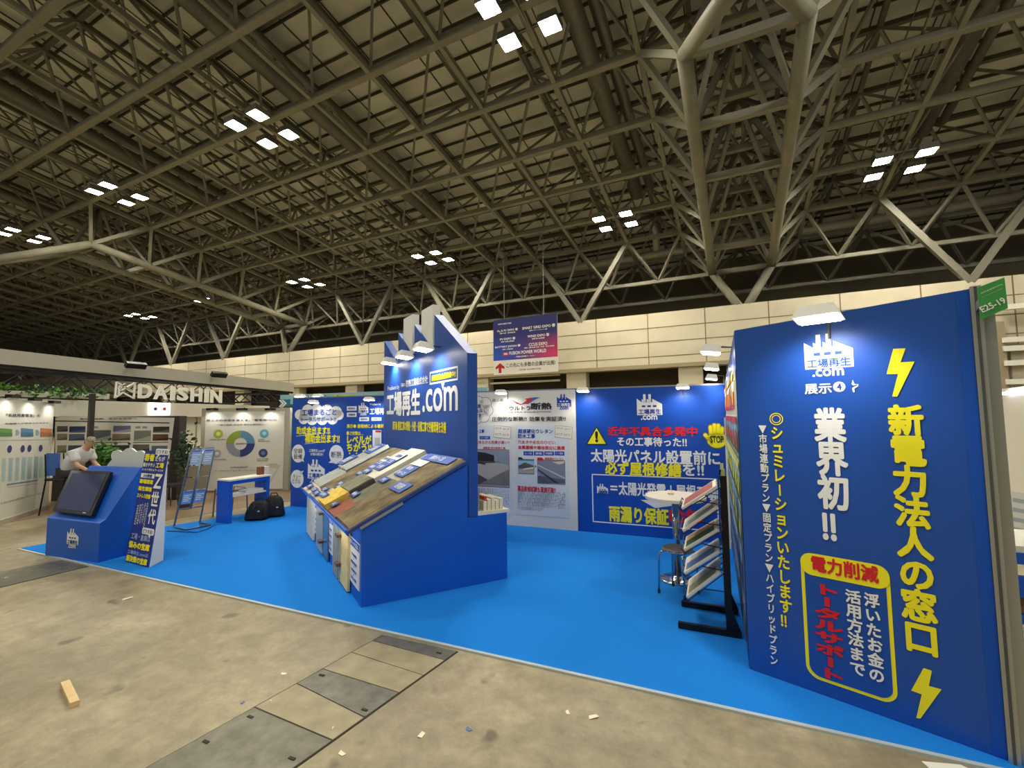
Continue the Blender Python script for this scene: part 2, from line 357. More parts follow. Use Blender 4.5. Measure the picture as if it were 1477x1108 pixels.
# ducts and catwalks along the lamp columns
DUCT = mat('duct', (190, 188, 176), .4, .2); DUCTD = mat('duct_dark', (112, 109, 98), .5, .2)
LU = [-6.5+14.4*k for k in (-5, -4, -3, -2, -1, 0, 1)]
for u, where in zip(LU, ('seventh from the right', 'sixth from the right', 'fifth from the right', 'at the left', 'left of centre', 'right of centre', 'far right')):
    d = thing('air_duct', None, None, H(u+1.2, 10, 16)); struct(d, 'round grey ventilation duct under the roof, %s' % where)
    mb = MB(); mb.tube([H(u+1.25, ww, hg(ww)+1.75) for ww in (-5, 10, 20, 29.6)], .42, DUCTD, 14); mb.build('pipe', d, True)
    mb = MB(); mb.tube([H(u+2.15, ww, hg(ww)+2.0) for ww in (-5, 10, 20, 29.6)], .2, DUCTD, 10); mb.build('branch_pipe', d, True)
    c = thing('catwalk', None, None, H(u-.7, 10, 15)); struct(c, 'steel maintenance catwalk beside the lamp row, %s' % where)
    mb = MB()
    for du in (-1.0, -.25):
        mb.beam(H(u+du, -5, hg(-5)+.32), H(u+du, 32, hg(32)+.32), .07, .14, STL)
    for du in (-1.15, -.1):
        mb.beam(H(u+du, -5, hg(-5)+1.3), H(u+du, 32, hg(32)+1.3), .04, .04, STL2)
    ww = -4.5
    while ww < 32:
        mb.beam(H(u-1.0, ww, hg(ww)+.3), H(u-.25, ww, hg(ww)+.3), .06, .06, STL2); ww += .9
    mb.build('walkway', c, fix=False)
pp = thing('air_pipe', None, None, H(0, 36, 14)); struct(pp, 'pale round pipe running along the far eaves with drop legs')
mb = MB(); mb.tube([H(-60, 35.6, 14.35), H(-19.4, 35.6, 14.35), H(-.5, 35.6, 14.35), H(26, 35.6, 14.35)], .32, DUCT, 12)
for u in (-18.2, -5.0, 8.8, -26.0):
    mb.tube([H(u, 35.6, 14.35), H(u, 35.6, 16.2), H(u-.3, 34.6, 16.9), H(u-1.6, 33.4, 16.9)], .27, DUCT, 10)
mb.build('pipe', pp, True)
# ------------------------------------------------------------------ hall floodlights
LENS = mat('lamp_lens', (255, 246, 222), .4, emit=LAMP_STRENGTH); LAMPB = mat('lamp_body', (120, 118, 108), .5, .4)
def cluster(u, w_, where):
    z = hg(w_)-.12; t = thing('floodlight_cluster', 'four lit square floodlights at a truss node, %s' % where, 'ceiling light', H(u, w_, z), 'hall floodlight clusters')
    mb = MB(); mb.beam(H(u, w_-1.7, z-.05), H(u, w_+1.7, z-.05), .09, .09, LAMPB)
    for s in (-1, 1): mb.beam(H(u-1.1, w_+.85*s, z-.03), H(u+1.1, w_+.85*s, z-.03), .07, .07, LAMPB)
    mb.build('mounting_bar', t)
    for su in (-1, 1):
        for sw in (-1, 1):
            c = H(u+.85*su, w_+.85*sw, z-.22)
            mb = MB(); mb.box(c+Vector((0, 0, .1)), (.74, .74, .16), LAMPB, HX, HY)
            for s_ in (-1, 1): mb.box(c+HX*.36*s_+Vector((0, 0, -.04)), (.02, .74, .14), LAMPB, HX, HY); mb.box(c+HY*.36*s_+Vector((0, 0, -.04)), (.7, .02, .14), LAMPB, HX, HY)
            mb.box(c+Vector((0, 0, .22)), (.3, .3, .12), LAMPB, HX, HY); o = mb.build('floodlight', t)
            mb = MB(); mb.box(c+Vector((0, 0, .0)), (.68, .68, .03), LENS, HX, HY); mb.build('lens', o)
for u, w_, s in ((-6.5, 14.13, 'nearest, at the top centre of the picture'), (-20.9, 14.13, 'left of centre, just below the top edge'), (-35.3, 14.13, 'left side, above the bent truss'),
                 (-49.7, 14.13, 'at the left picture edge'), (7.9, 28.53, 'farthest right, right of the twin-tube truss'), (-6.5, 28.53, 'far row, just left of the twin-tube truss'),
                 (-20.9, 28.53, 'far row, above the saw-roof sign'), (-35.3, 28.53, 'far row, right end of the left truss'), (-49.7, 28.53, 'far row, behind the bent left truss'), (-64.1, 28.53, 'far row, leftmost of all')):
    cluster(u, w_, s)
# ------------------------------------------------------------------ hanging banner
BW = 28.53
bo = pln(712, 542, H(0, BW, 0), HY); bt = pln(712, 462, H(0, BW, 0), HY); br = pln(805, 535, H(0, BW, 0), HY)
zb, zt = (bo.z+br.z)/2, (bt.z+pln(805, 452, H(0, BW, 0), HY).z)/2; ub, ue = bo.dot(HX), br.dot(HX)
t = thing('hanging_banner', 'blue and red hanging banner listing expo names over the booth', 'banner', H((ub+ue)/2, BW, zb))
mb = MB(); mb.hexa([H(ub, BW, zb), H(ue, BW, zb), H(ue, BW+.04, zb), H(ub, BW+.04, zb), H(ub, BW, zt), H(ue, BW, zt), H(ue, BW+.04, zt), H(ub, BW+.04, zt)], cmat((228, 226, 220)))
mb.build('cloth', t)
for k in (.18, .8): uu = ub+(ue-ub)*k; mb = MB(); mb.tube([H(uu, BW+.02, zt), H(uu, BW+.02, hg(BW))], .02, STL, 6); mb.build('wire', t)
def gradient():
    m = bpy.data.materials.new('banner_print'); m.use_nodes = True; nt = m.node_tree; b = nt.nodes['Principled BSDF']; b.inputs['Roughness'].default_value = .6
    g = nt.nodes.new('ShaderNodeTexCoord'); sp = nt.nodes.new('ShaderNodeSeparateXYZ'); nt.links.new(g.outputs['Generated'], sp.inputs[0])
    r = nt.nodes.new('ShaderNodeValToRGB'); e = r.color_ramp.elements; e[0].position = .15; e[0].color = (*lin((28, 78, 190)), 1); e[1].position = .95; e[1].color = (*lin((205, 50, 95)), 1)
    x = e.new(.5); x.color = (*lin((88, 52, 140)), 1)
    nt.links.new(sp.outputs[0], r.inputs[0])
    mx = nt.nodes.new('ShaderNodeMix'); mx.data_type = 'RGBA'; mr = nt.nodes.new('ShaderNodeMapRange'); mr.inputs[1].default_value = .1; mr.inputs[2].default_value = .62
    nt.links.new(sp.outputs[2], mr.inputs[0]); nt.links.new(mr.outputs[0], mx.inputs[0]); nt.links.new(r.outputs[0], mx.inputs[6]); mx.inputs[7].default_value = (*lin((28, 38, 110)), 1)
    nt.links.new(mx.outputs[2], b.inputs['Base Color']); return m
A = Art(H(ub, BW, zb), HX); bw, bh = ue-ub, zt-zb
A.mb('printed_field').quad([A.pt(0, bh*.255, .004), A.pt(bw, bh*.255, .004), A.pt(bw, bh, .004), A.pt(0, bh, .004)], gradient())
def bt_(s, x0, y0, x1, y1, c=WHITE, bold=.03): A.text(s, x0*bw, y0*bh, x1*bw, y1*bh, c, bold, lay=4, px=False)
for s, x0, y0, x1, y1 in (('H₂ & FC EXPO 春', .07, .77, .4, .82), ('国際 水素・燃料電池展', .11, .735, .36, .757), ('SMART GRID EXPO 春', .47, .77, .97, .83), ('国際 スマートグリッド展', .58, .735, .85, .757),
        ('PV EXPO 春', .11, .615, .36, .665), ('国際 太陽光発電展', .13, .58, .34, .602), ('WIND EXPO 春', .55, .62, .88, .675), ('国際 風力発電展', .62, .585, .81, .607),
        ('BATTERY JAPAN 春', .03, .475, .44, .525), ('国際 二次電池展', .15, .44, .32, .462), ('CCUS EXPO', .57, .47, .85, .525), ('国際 二酸化炭素 活用・貯留・利用 技術展', .5, .435, .95, .457),
        ('FUSION POWER WORLD', .26, .345, .83, .405), ('- 核融合発電ワールド -', .35, .29, .67, .315), ('SMART ENERGY WEEK', .08, .905, .3, .93)): bt_(s, x0, y0, x1, y1)
A.rect(.155*bw, .335*bh, .245*bw, .4*bh, (200, 50, 60), 'badge', 3); bt_('初開催', .17, .35, .23, .385)
A.poly([(x*bw, y*bh) for x, y in ((.085, .03), (.13, .03), (.13, .12), (.18, .1), (.18, .14), (.108, .21), (.035, .14), (.035, .1), (.085, .12))], (178, 36, 40), 'up_arrow', 3)
bt_('この先にも多数の企業が出展!', .21, .12, .96, .2, (40, 36, 36), .02); bt_('MORE EXHIBITORS', .42, .055, .75, .08, (60, 56, 56), .02)
A.build(t)
# ------------------------------------------------------------------ the booth: carpet and walls
def carpet_mat():
    m = mat('blue_carpet', (28, 122, 212), .95, spec=.1, noise=(260, .12, 2)); return m
mb = MB()
cp = [fl(30.5, 791.5), Vector((1.62, 3.535, 0)), Vector((1.62, 7.95, 0)), Vector((-8.8, 7.9, 0)), fl(417, 731), fl(300, 750.5), fl(240, 760), fl(69, 784.4)]
cp = [Vector((p.x, p.y, .012)) for p in cp]
mb.prism(cp, (0, 0, -.012), carpet_mat()); carpet = tag(mb.build('carpet'), 'bright blue exhibition carpet covering the booth floor', 'carpet')
TAPE = mat('edge_tape', (172, 184, 188), .5); mb = MB()
a, b = Vector((-9.99, 3.535, .0)), Vector((1.5, 3.535, .0))
mb.box(((a.x+b.x)/2, 3.525, .007), (b.x-a.x, .032, .014), TAPE); mb.build('edge_tape', carpet)
mb = MB(); mb.box((-8.43, 4.4, .0125), (.02, 1.6, .002), mat('carpet_seam', (24, 108, 196), .95), (1, 0, 0), Vector((.07, 1, 0)).normalized()); mb.build('seam', carpet)
ALU = mat('aluminium', (176, 178, 172), .4, .8); WPAN = mat('white_panel', (226, 222, 208), .45); BPAN = mat('blue_panel', PBLUE, .42, spec=.45)
BPAN2 = mat('blue_print', (20, 74, 168), .38, spec=.4)
wa, wb_ = Vector((-8.85, 7.56, 0)), Vector((.222, 7.82, 0)); wu = (wb_-wa).normalized(); wn = Vector((wu.y, -wu.x, 0))   # wn faces the viewer
def wp(x, z, d=0): k = (x-wa.x)/wu.x; return wa+wu*k+Vector((0, 0, z))+wn*d
def wall(name, x0, x1, m, label, h=2.46):
    t = thing(name, label, 'exhibition wall panel', wp((x0+x1)/2, .012))
    mb = MB(); mb.hexa([wp(x0+.004, .012, 0), wp(x1-.004, .012, 0), wp(x1-.004, .012, -.05), wp(x0+.004, .012, -.05), wp(x0+.004, h, 0), wp(x1-.004, h, 0), wp(x1-.004, h, -.05), wp(x0+.004, h, -.05)], m)
    mb.build('panel', t)
    mb = MB(); mb.box(wp((x0+x1)/2, h+.012, -.025), ((x1-x0)-.01, .05, .024), ALU, wu, wn); mb.build('top_rail', t)
    return t, Art(wp(x0, .012), wu)
def spot(p, n, label, power=45, down=.9, arm=.3, group='booth spotlights', sc=1.0):
    s = sc
    """white box floodlight on an arm: p head, n from the wall towards the head"""
    p = Vector(p); n = Vector(n).normalized(); side = n.cross(Vector((0, 0, 1))); t = thing('spotlight', label, 'spotlight', p, group)
    HB = mat('lamp_white', (222, 222, 214), .45); HK = mat('lamp_bracket', (90, 90, 90), .4, .6)
    mb = MB(); mb.tube([p-n*arm+Vector((0, 0, -.12)), p-n*arm+Vector((0, 0, .02)), p-n*(.1*s)+Vector((0, 0, .03))], .011*s, HK, 6); mb.build('arm', t)
    ax = (n*.95+Vector((0, 0, .12))).normalized(); zz = side.cross(ax).normalized(); zz = zz if zz.z > 0 else -zz; mb = MB()
    L_, W_ = .2*s, .27*s
    lo = [p+ax*(x*L_/2)+side*(y*W_/2)-zz*.025*s for x, y in ((-1, -1), (1, -1), (1, 1), (-1, 1))]; hi = [p+ax*(x*L_/2*.7)+side*(y*W_/2*.75)+zz*.055*s for x, y in ((-1, -1), (1, -1), (1, 1), (-1, 1))]
    mb.hexa(lo+hi, HB); ho = mb.build('housing', t)
    mb = MB(); mb.box(p-zz*.028*s, (L_*.8, W_*.84, .01), mat('spot_lens', (255, 250, 236), .4, emit=30), ax, side, zz); mb.build('lens', ho)
    l = bpy.data.lights.new('spot_light', 'SPOT'); l.energy = power; l.color = (.96, .97, 1); l.spot_size = math.radians(125); l.spot_blend = .7; l.shadow_soft_size = .06
    o = bpy.data.objects.new('spot_light', l); COL.objects.link(o); o.location = p-zz*.05*s
    o.rotation_euler = (-(n*.55)-Vector((0, 0, down))).to_track_quat('-Z', 'Y').to_euler()
    return t
# -- blue warning wall at the back right
t, A = wall('exhibition_wall', -2.167, .215, BPAN2, 'blue back wall with yellow warning triangle and STOP hand print'); A.split = True
a0, b0 = A.px(919, 599); a1, _ = A.px(955.5, 599); logo(A, a0, b0, a1-a0, WHITE, NAVY)
A.text('近年不具合多発中', 876.4, 629, 1005.7, 615.4, RED, .045); A.text('その工事待った!!', 890.2, 643.4, 990.4, 631, WHITE, .035)
A.text('太陽光パネル設置前に', 852.4, 666.4, 1038, 650.6, WHITE, .035)
A.text('必ず屋根修繕', 873, 684.6, 982.6, 668, YEL, .045); A.text('を!!', 985, 686, 1015, 669, WHITE, .035)
a0, b0 = A.px(855, 753); a1, b1 = A.px(1034.5, 690.5); A.frame(a0, b0, a1, b1, .018, WHITE, 'white_box')
a, b = A.px(861.3, 711.5); a2, _ = A.px(877.2, 711.5); logo(A, a, b, a2-a, WHITE, NAVY, False); A.text('.com', 863, 711.9, 876, 707.5, NAVY, .03, 'factory_logo', 3)
A.text('＝太陽光発電＋屋根工事', 880.7, 713.5, 1034, 701, WHITE, .035)
A.text('雨漏り保証', 878.7, 752, 964.4, 734, YEL, .05); A.text('10年', 966, 755, 1014, 735, RED, .05)
A.ppoly([(924, 721), (966, 722), (966, 717.5), (996, 726), (945, 733)], (225, 225, 225), 'white_arrow')
A.ppoly([(845, 641.6), (860.5, 614.5), (876.4, 641.6)], BLACK, 'warning_triangle', 1); A.ppoly([(847.3, 640.3), (860.5, 617.5), (874, 640.3)], YEL, 'warning_triangle', 2); A.text('!', 858.6, 638, 862.6, 622, BLACK, .06, 'warning_triangle', 3)
def hand(c, lay, g):
    q = lambda x, y: A.px(x, y)
    def stroke(p0, p1, wd):
        p0, p1 = q(*p0), q(*p1); dx, dy = p1[0]-p0[0], p1[1]-p0[1]; L_ = math.hypot(dx, dy); nx, ny = -dy/L_*wd, dx/L_*wd; n = 8
        cap = [(p1[0]+nx*math.cos(math.pi*i/n)+dx/L_*wd*math.sin(math.pi*i/n), p1[1]+ny*math.cos(math.pi*i/n)+dy/L_*wd*math.sin(math.pi*i/n)) for i in range(n+1)]
        A.poly([(p0[0]-nx, p0[1]-ny), (p0[0]+nx, p0[1]+ny)]+cap, c, 'stop_hand', lay)
    for p0, p1 in (((1026, 632), (1024.8, 616)), ((1031, 632), (1030.4, 613.5)), ((1036, 632), (1036, 614)), ((1040.6, 632), (1041.2, 618)), ((1028, 640), (1017.5, 627.5))): stroke(p0, p1, .024+g)
    x, y = q(1034, 634.5); A.ell(x, y, .135+g, .125+g, c, 'stop_hand', lay)
hand((190, 165, 20), 1, .012); hand(YEL, 2, 0); A.text('STOP', 1024.5, 638.5, 1043.5, 629, BLACK, .03, 'stop_hand', 4)
A.build(t)
# -- white insulation wall behind the tower
t, A = wall('exhibition_wall', -4.5, -2.167, WPAN, 'white back wall with roof photos and red and blue chevron logo')
for x0, x1 in ((745, 819), (690, 738)): A.prect(x0, 742, x1, 614, (214, 220, 218), 'text_field', 1)
A.ppoly([(737, 576.5), (745.6, 583), (752, 583), (760.5, 577.5), (757.5, 575.5), (768, 573.2), (765, 580), (751, 584.5)], (206, 60, 58), 'chevron_logo', 2)
A.ppoly([(752, 583), (765, 577), (768.8, 573.2), (779, 573.2), (771, 577), (762, 583)], (70, 110, 190), 'chevron_logo', 1)
DK = (52, 50, 52)
A.text('ウルトラ', 734.7, 592.3, 765.6, 585.5, DK, .03); A.text('断熱', 766, 591.2, 796, 580.6, DK, .045); A.text('ULTRA INSULATION', 734, 595.8, 794.3, 593, (110, 110, 110), .02)
A.text('展示❶', 710, 580, 726, 575.2, (140, 135, 120), .02)
a0, b0 = A.px(803.5, 587); a1, _ = A.px(824, 587); logo(A, a0, b0, a1-a0, NAVY, WHITE)
A.text('圧倒的な断熱!!', 709.8, 608.2, 759.5, 601, DK, .025); A.text('効果を実証済!!', 763.5, 608, 816, 600.5, DK, .025)
A.text('超速硬化ウレタン', 747.4, 625.3, 797.5, 619, NAVY, .03); A.text('防水工事', 747.4, 632.4, 772, 626, NAVY, .03)
A.text('穴あきや劣化のひどい', 747.4, 640.3, 801, 635.8, RED, .025); A.text('金属屋根や箱谷部分に最適', 747.4, 647.8, 814.8, 643.5, RED, .03)
for i, s in enumerate(('ルーフ材', '波板', '折板屋根', 'シート防水')):
    x = 755.3+i*15; A.prect(x, 656.8, x+13.8, 651.3, (52, 72, 170), 'method_badge', 2); A.text(s, x+2, 655.5, x+11.8, 652.6, WHITE, .02, 'lettering', 3)
A.prect(747.7, 683.4, 770.5, 662.5, (92, 120, 140), 'site_photo', 2); A.prect(747.7, 671, 770.5, 665, (150, 185, 214), 'site_photo', 3); A.ppoly([(748, 672), (757, 667), (770, 671.5), (770, 674), (748, 674)], (88, 92, 70), 'site_photo', 4); A.prect(748, 682.5, 770, 677, (172, 168, 150), 'site_photo', 3); A.ppoly([(755, 676), (770, 673.5), (770, 676.5), (756, 678)], (225, 210, 190), 'site_photo', 5)
A.ppoly([(747.7, 662.5), (747.7, 659.5), (752, 659.5), (755.5, 662.5)], (40, 40, 42), 'site_photo', 3)
A.ppoly([(771.8, 670.5), (774, 672.8), (771.8, 675)], DK, 'site_photo', 3)
A.prect(775.3, 697.7, 815.2, 664, (128, 134, 144), 'roof_photo', 2)
for (p, c) in (([(776, 686), (815, 692), (815, 697), (776, 697)], (96, 96, 104)), ([(776, 672), (815, 691), (815, 689), (776, 670)], (190, 192, 198)), ([(776, 679), (801, 697), (806, 697), (776, 676)], (70, 72, 82)), ([(776, 689), (786, 697), (792, 697), (776, 684)], (176, 178, 184)), ([(797, 666.5), (815, 665), (813, 668.5), (806, 670)], (224, 200, 176))): A.ppoly(p, c, 'roof_photo', 3)
A.prect(775.3, 664.2, 815.2, 659.8, (226, 222, 214), 'photo_title', 2); A.ppoly([(775.3, 664.2), (775.3, 660), (782, 660), (785.5, 664.2)], RED, 'photo_title', 3); A.text('超速硬化ウレタン', 786, 663.7, 813, 660.3, RED, .02, 'photo_title', 3)
A.text('薬品耐候試験も実施可能!!', 747, 708.3, 801.6, 703.2, RED, .035)
for i in range(5): A.text('超速硬化ウレタン防水工事は特殊な機械を使いスプレー施工ができ軽量です'[i:i+26], 747, 713.2+5.5*i, 815.5 if i < 4 else 783, 710.2+5.5*i, (136, 140, 148), .0)
A.text('スプレー工事', 676, 624.5, 698.5, 619.5, NAVY, .03); A.prect(692, 633.6, 707, 629.2, (52, 72, 170), 'method_badge', 2); A.text('シート防水', 694, 632.5, 705, 630.2, WHITE, .02, 'lettering', 3)
A.text('施工が出来るから効果が高い!!', 672, 640, 735, 636, RED, .02)
A.prect(684, 648.6, 734.5, 644, (226, 222, 214), 'photo_title', 2); A.text('遮断室 防水断熱工事', 697, 647.6, 729, 644.8, RED, .02, 'photo_title', 3)
A.prect(676, 700.8, 734.8, 648.6, (188, 60, 60), 'roof_photo', 2); A.prect(676, 700.2, 734.3, 649.4, (140, 150, 160), 'roof_photo', 3)
for (p, c) in (([(676, 664), (714, 666), (734, 671), (734, 700), (676, 700)], (176, 172, 160)), ([(676, 650), (700, 653), (713, 657), (713, 665), (724, 668), (700, 668), (701, 671), (688, 668), (676, 669)], (44, 44, 46)), ([(676, 681), (688, 683), (704, 692), (690, 699), (676, 699)], (78, 80, 90)), ([(690, 699), (704, 692), (734, 677), (734, 700)], (160, 156, 148))): A.ppoly(p, c, 'roof_photo', 4)
for i in range(4): A.text('防水断熱工事は屋根に熱を伝えにくいシートとウレタンを組み合わせ'[i:i+20], 672, 708.5+5.5*i, 734.5, 705.5+5.5*i, (136, 140, 148), .0)
for x in (711.5, 800): 
    A.ppoly([(x+1, 613.5), (x+26, 616), (x+25, 633.5), (x, 631)], (168, 158, 124), 'method_stamp', 2); A.ppoly([(x+1.5, 614.1), (x+25.5, 616.5), (x+24.5, 632.9), (x+.5, 630.4)], (228, 224, 206), 'method_stamp', 3)
    for k, (dx, dy) in enumerate(((3, 619), (14, 620.3), (2.5, 627.3), (13.5, 628.5))): A.text(('断熱工事', '遮熱工事', '防水工事', '改修工事')[k], x+dx, dy, x+dx+9, dy-2.6, (150, 140, 110), .0, 'method_stamp', 4)
for k, (x, y, r) in enumerate(((690, 580, 8), (700, 582, 8.5), (703, 592, 8), (698, 601, 8), (688, 603, 8))):
    for rr, c, l in ((r+.6, (120, 120, 135), 1), (r-.1, (228, 224, 210), 2)):
        a, b = A.px(x, y); A.ell(a, b, rr*.0145, rr*.0135, c, 'cloud_bubble', l)
for i, (s, x0, x1, y) in enumerate((('倉庫・', 684, 697, 588), ('れない!', 685, 705, 594.8), ('です!', 685, 697, 601.5))): A.text(s, x0, y, x1, y-5, NAVY, .02, 'lettering', 4)
A.build(t)
# -- two blue walls behind the tower at the left
t, A = wall('exhibition_wall', -6.68, -4.5, BPAN2, 'blue back wall with yellow lettering partly behind the saw-roof tower')
cx_ = lambda x: 400+x/6.153; cy_ = lambda y: 560+y/6.153
for s, x0, y0, x1, y1 in (('断熱材', 618, 200, 705, 160), ('空調設備', 618, 255, 705, 215), ('遮熱塗装', 728, 293, 815, 257), ('内装改修工事', 836, 290, 925, 258)):
    A.prect(cx_(x0), cy_(y0), cx_(x1), cy_(y1), WHITE, 'badge', 1); A.text(s, cx_(x0+14), cy_(y0-10), cx_(x1-14), cy_(y1+10), NAVY, .02, 'lettering', 3)
a0, b0 = A.px(cx_(722), cy_(222)); a1, _ = A.px(cx_(808), cy_(222)); logo(A, a0, b0, a1-a0, WHITE, NAVY)
A.text('工場再生.com', cx_(822), cy_(236), cx_(1080), cy_(172), WHITE, .03); A.text('Produce by', cx_(824), cy_(158), cx_(920), cy_(132), WHITE, .02)
A.text('展示❶ 屋根材による暑熱対策', cx_(618), cy_(354), cx_(1010), cy_(318), YEL, .03); A.text('暑さ対策は…', cx_(615), cy_(418), cx_(765), cy_(382), YEL, .03)
A.text('レベルが', cx_(620), cy_(492), cx_(838), cy_(418), YEL, .05); A.text('ちがう!!', cx_(616), cy_(562), cx_(838), cy_(488), YEL, .05)
for x in (645, 705, 765): a, b = A.px(cx_(x), cy_(578)); A.ell(a, b, .02, .018, YEL, 'emphasis_dots', 2)
A.prect(cx_(845), cy_(548), cx_(925), cy_(372), WHITE, 'small_poster', 1); A.prect(cx_(872), cy_(392), cx_(922), cy_(376), RED, 'small_poster', 2); A.prect(cx_(865), cy_(520), cx_(912), cy_(440), (196, 196, 192), 'small_poster', 2)
A.build(t)
t, A = wall('exhibition_wall', -8.85, -6.68, BPAN2, 'blue back wall with white cloud and speech bubbles, leftmost of the booth')
def bubble(cx, cy, rx, ry, c, tail, part='speech_bubble'):
    a, b = A.px(cx_(cx), cy_(cy)); a2, _ = A.px(cx_(cx+rx), cy_(cy)); _, b2 = A.px(cx_(cx), cy_(cy-ry)); A.ell(a, b, a2-a, b2-b, c, part, 1)
    if tail: A.ppoly([(cx_(x), cy_(y)) for x, y in tail], c, part, 1)
for x, y, r in ((200, 235, 45), (270, 195, 50), (350, 190, 50), (440, 200, 55), (520, 215, 55), (548, 240, 42), (490, 275, 48), (400, 280, 48), (310, 280, 48), (235, 275, 45)): bubble(x, y, r, r, WHITE, None, 'cloud')
A.prect(cx_(200), cy_(290), cx_(540), cy_(190), WHITE, 'cloud', 1)
A.text('工場まるごと', cx_(218), cy_(246), cx_(528), cy_(182), NAVY, .03, lay=3); A.text('トータルサポート!!', cx_(215), cy_(300), cx_(522), cy_(252), NAVY, .025, lay=3)
A.text('助成金出ます!!', cx_(170), cy_(412), cx_(468), cy_(340), YEL, .04); A.text('補助金出ます!!', cx_(245), cy_(485), cx_(556), cy_(408), YEL, .04)
A.prect(cx_(170), cy_(428), cx_(472), cy_(400), WHITE, 'underline', 1) if False else A.ppoly([(cx_(168), cy_(424)), (cx_(472), cy_(393)), (cx_(472), cy_(397)), (cx_(168), cy_(428))], WHITE, 'underline', 1)
A.ppoly([(cx_(245), cy_(492)), (cx_(556), cy_(462)), (cx_(556), cy_(466)), (cx_(245), cy_(496))], WHITE, 'underline', 1)
bubble(186, 580, 58, 80, WHITE, [(200, 640), (232, 630), (238, 655)]); A.text('空調', cx_(148), cy_(578), cx_(222), cy_(535), DK, 0, lay=3); A.text('設備', cx_(148), cy_(628), cx_(222), cy_(585), DK, 0, lay=3)
bubble(525, 588, 64, 84, WHITE, [(480, 640), (515, 665), (455, 662)]); A.text('断熱', cx_(478), cy_(618), cx_(572), cy_(562), DK, 0, lay=3)
bubble(176, 805, 58, 80, WHITE, [(200, 740), (236, 733), (215, 765)]); A.text('キュー', cx_(142), cy_(800), cx_(208), cy_(765), DK, 0, lay=3); A.text('ビクル', cx_(136), cy_(845), cx_(208), cy_(805), DK, 0, lay=3)
bubble(525, 805, 60, 80, WHITE, [(480, 750), (500, 740), (450, 742)])
A.text('工場再生.comが', cx_(282), cy_(566), cx_(424), cy_(542), WHITE, .02); A.text('お悩み解決!!', cx_(296), cy_(598), cx_(408), cy_(574), WHITE, .02)
a0, b0 = A.px(cx_(270), cy_(800)); a1, _ = A.px(cx_(420), cy_(800)); logo(A, a0, b0, a1-a0, WHITE, NAVY)
A.build(t)
# -- side wall with pictures, running towards the viewer at the right
sa, sb = Vector((.222, 7.80, .012)), fl(1081.5, 967.5, .012)+Vector((0, .05, 0))
t = thing('exhibition_wall', 'narrowly seen side wall covered with colourful pictures right of the brochure stand', 'exhibition wall panel', (sa+sb)/2)
sz0, sz1 = 2.47, 2.68
mb = MB(); off = Vector((.05, 0, 0)); P4 = [sa+Vector((0, .0, 0)), sb, Vector((sb.x, sb.y, sz1)), Vector((sa.x, sa.y, sz0))]; mb.prism(P4, off, BPAN2); mb.build('panel', t)
A = Art(sa, (sb-sa))
LW = (sb-sa).length
for (a0, b0, a1, b1, c) in ((0.02, .02, 1, .35, (64, 86, 120)), (0.02, .35, 1, .55, (58, 62, 92)), (0.02, .55, 1, .75, (110, 122, 60)), (0.02, .75, 1, .96, (196, 190, 150))):
    A.rect(a0*LW, b0*2.46, a1*LW, b1*2.46, c, 'picture_mural', 1)
rm = random.Random(5)
PAL = [((236, 170, 50), (242, 236, 210), (206, 60, 60)), ((206, 60, 80), (120, 170, 190), (70, 110, 70)), ((236, 226, 70), (150, 190, 210), (44, 120, 60)), ((226, 210, 60), (110, 150, 180), (60, 110, 90)), ((60, 110, 170), (150, 180, 200), (80, 86, 110)), ((90, 120, 130), (120, 140, 170), (60, 70, 100))]
for r_, (z_, hh_) in enumerate(((2.02, .36), (1.64, .34), (1.27, .33), (.9, .33), (.52, .34), (.12, .36))):
    x_ = .06; hi_, sky_, gr_ = PAL[r_]
    while x_ < LW-.4:
        w_ = min(rm.uniform(.42, .75), LW-.08-x_)
        A.rect(x_, z_, x_+w_, z_+hh_, (226, 224, 214) if r_ < 4 else (150, 160, 176), 'picture_mural', 2)
        A.rect(x_+.015, z_+.015, x_+w_-.015, z_+hh_-.015, sky_, 'picture_mural', 3)
        k1, k2 = rm.uniform(.3, .6), rm.uniform(.3, .6)
        A.poly([(x_+.015, z_+.015), (x_+w_-.015, z_+.015), (x_+w_-.015, z_+hh_*k2), (x_+w_*.5, z_+hh_*(k1+.12)), (x_+.015, z_+hh_*k1)], gr_, 'picture_mural', 4)
        A.poly([(x_+w_*.2, z_+hh_*.2), (x_+w_*.75, z_+hh_*.15), (x_+w_*.75, z_+hh_*.5), (x_+w_*.45, z_+hh_*.62), (x_+w_*.2, z_+hh_*.45)], hi_, 'picture_mural', 5)
        if r_ < 3: A.rect(x_+.015, z_+hh_*.78, x_+w_-.015, z_+hh_-.015, hi_, 'picture_mural', 6)
        x_ += w_+.05
A.build(t)
mb = MB(); mb.box(fl(1056, 797, 0)+Vector((-.02, 0, 1.0)), (.02, .02, 1.9), mat('white_pole', (226, 226, 220), .5)); mb.build('cable_cover', t)
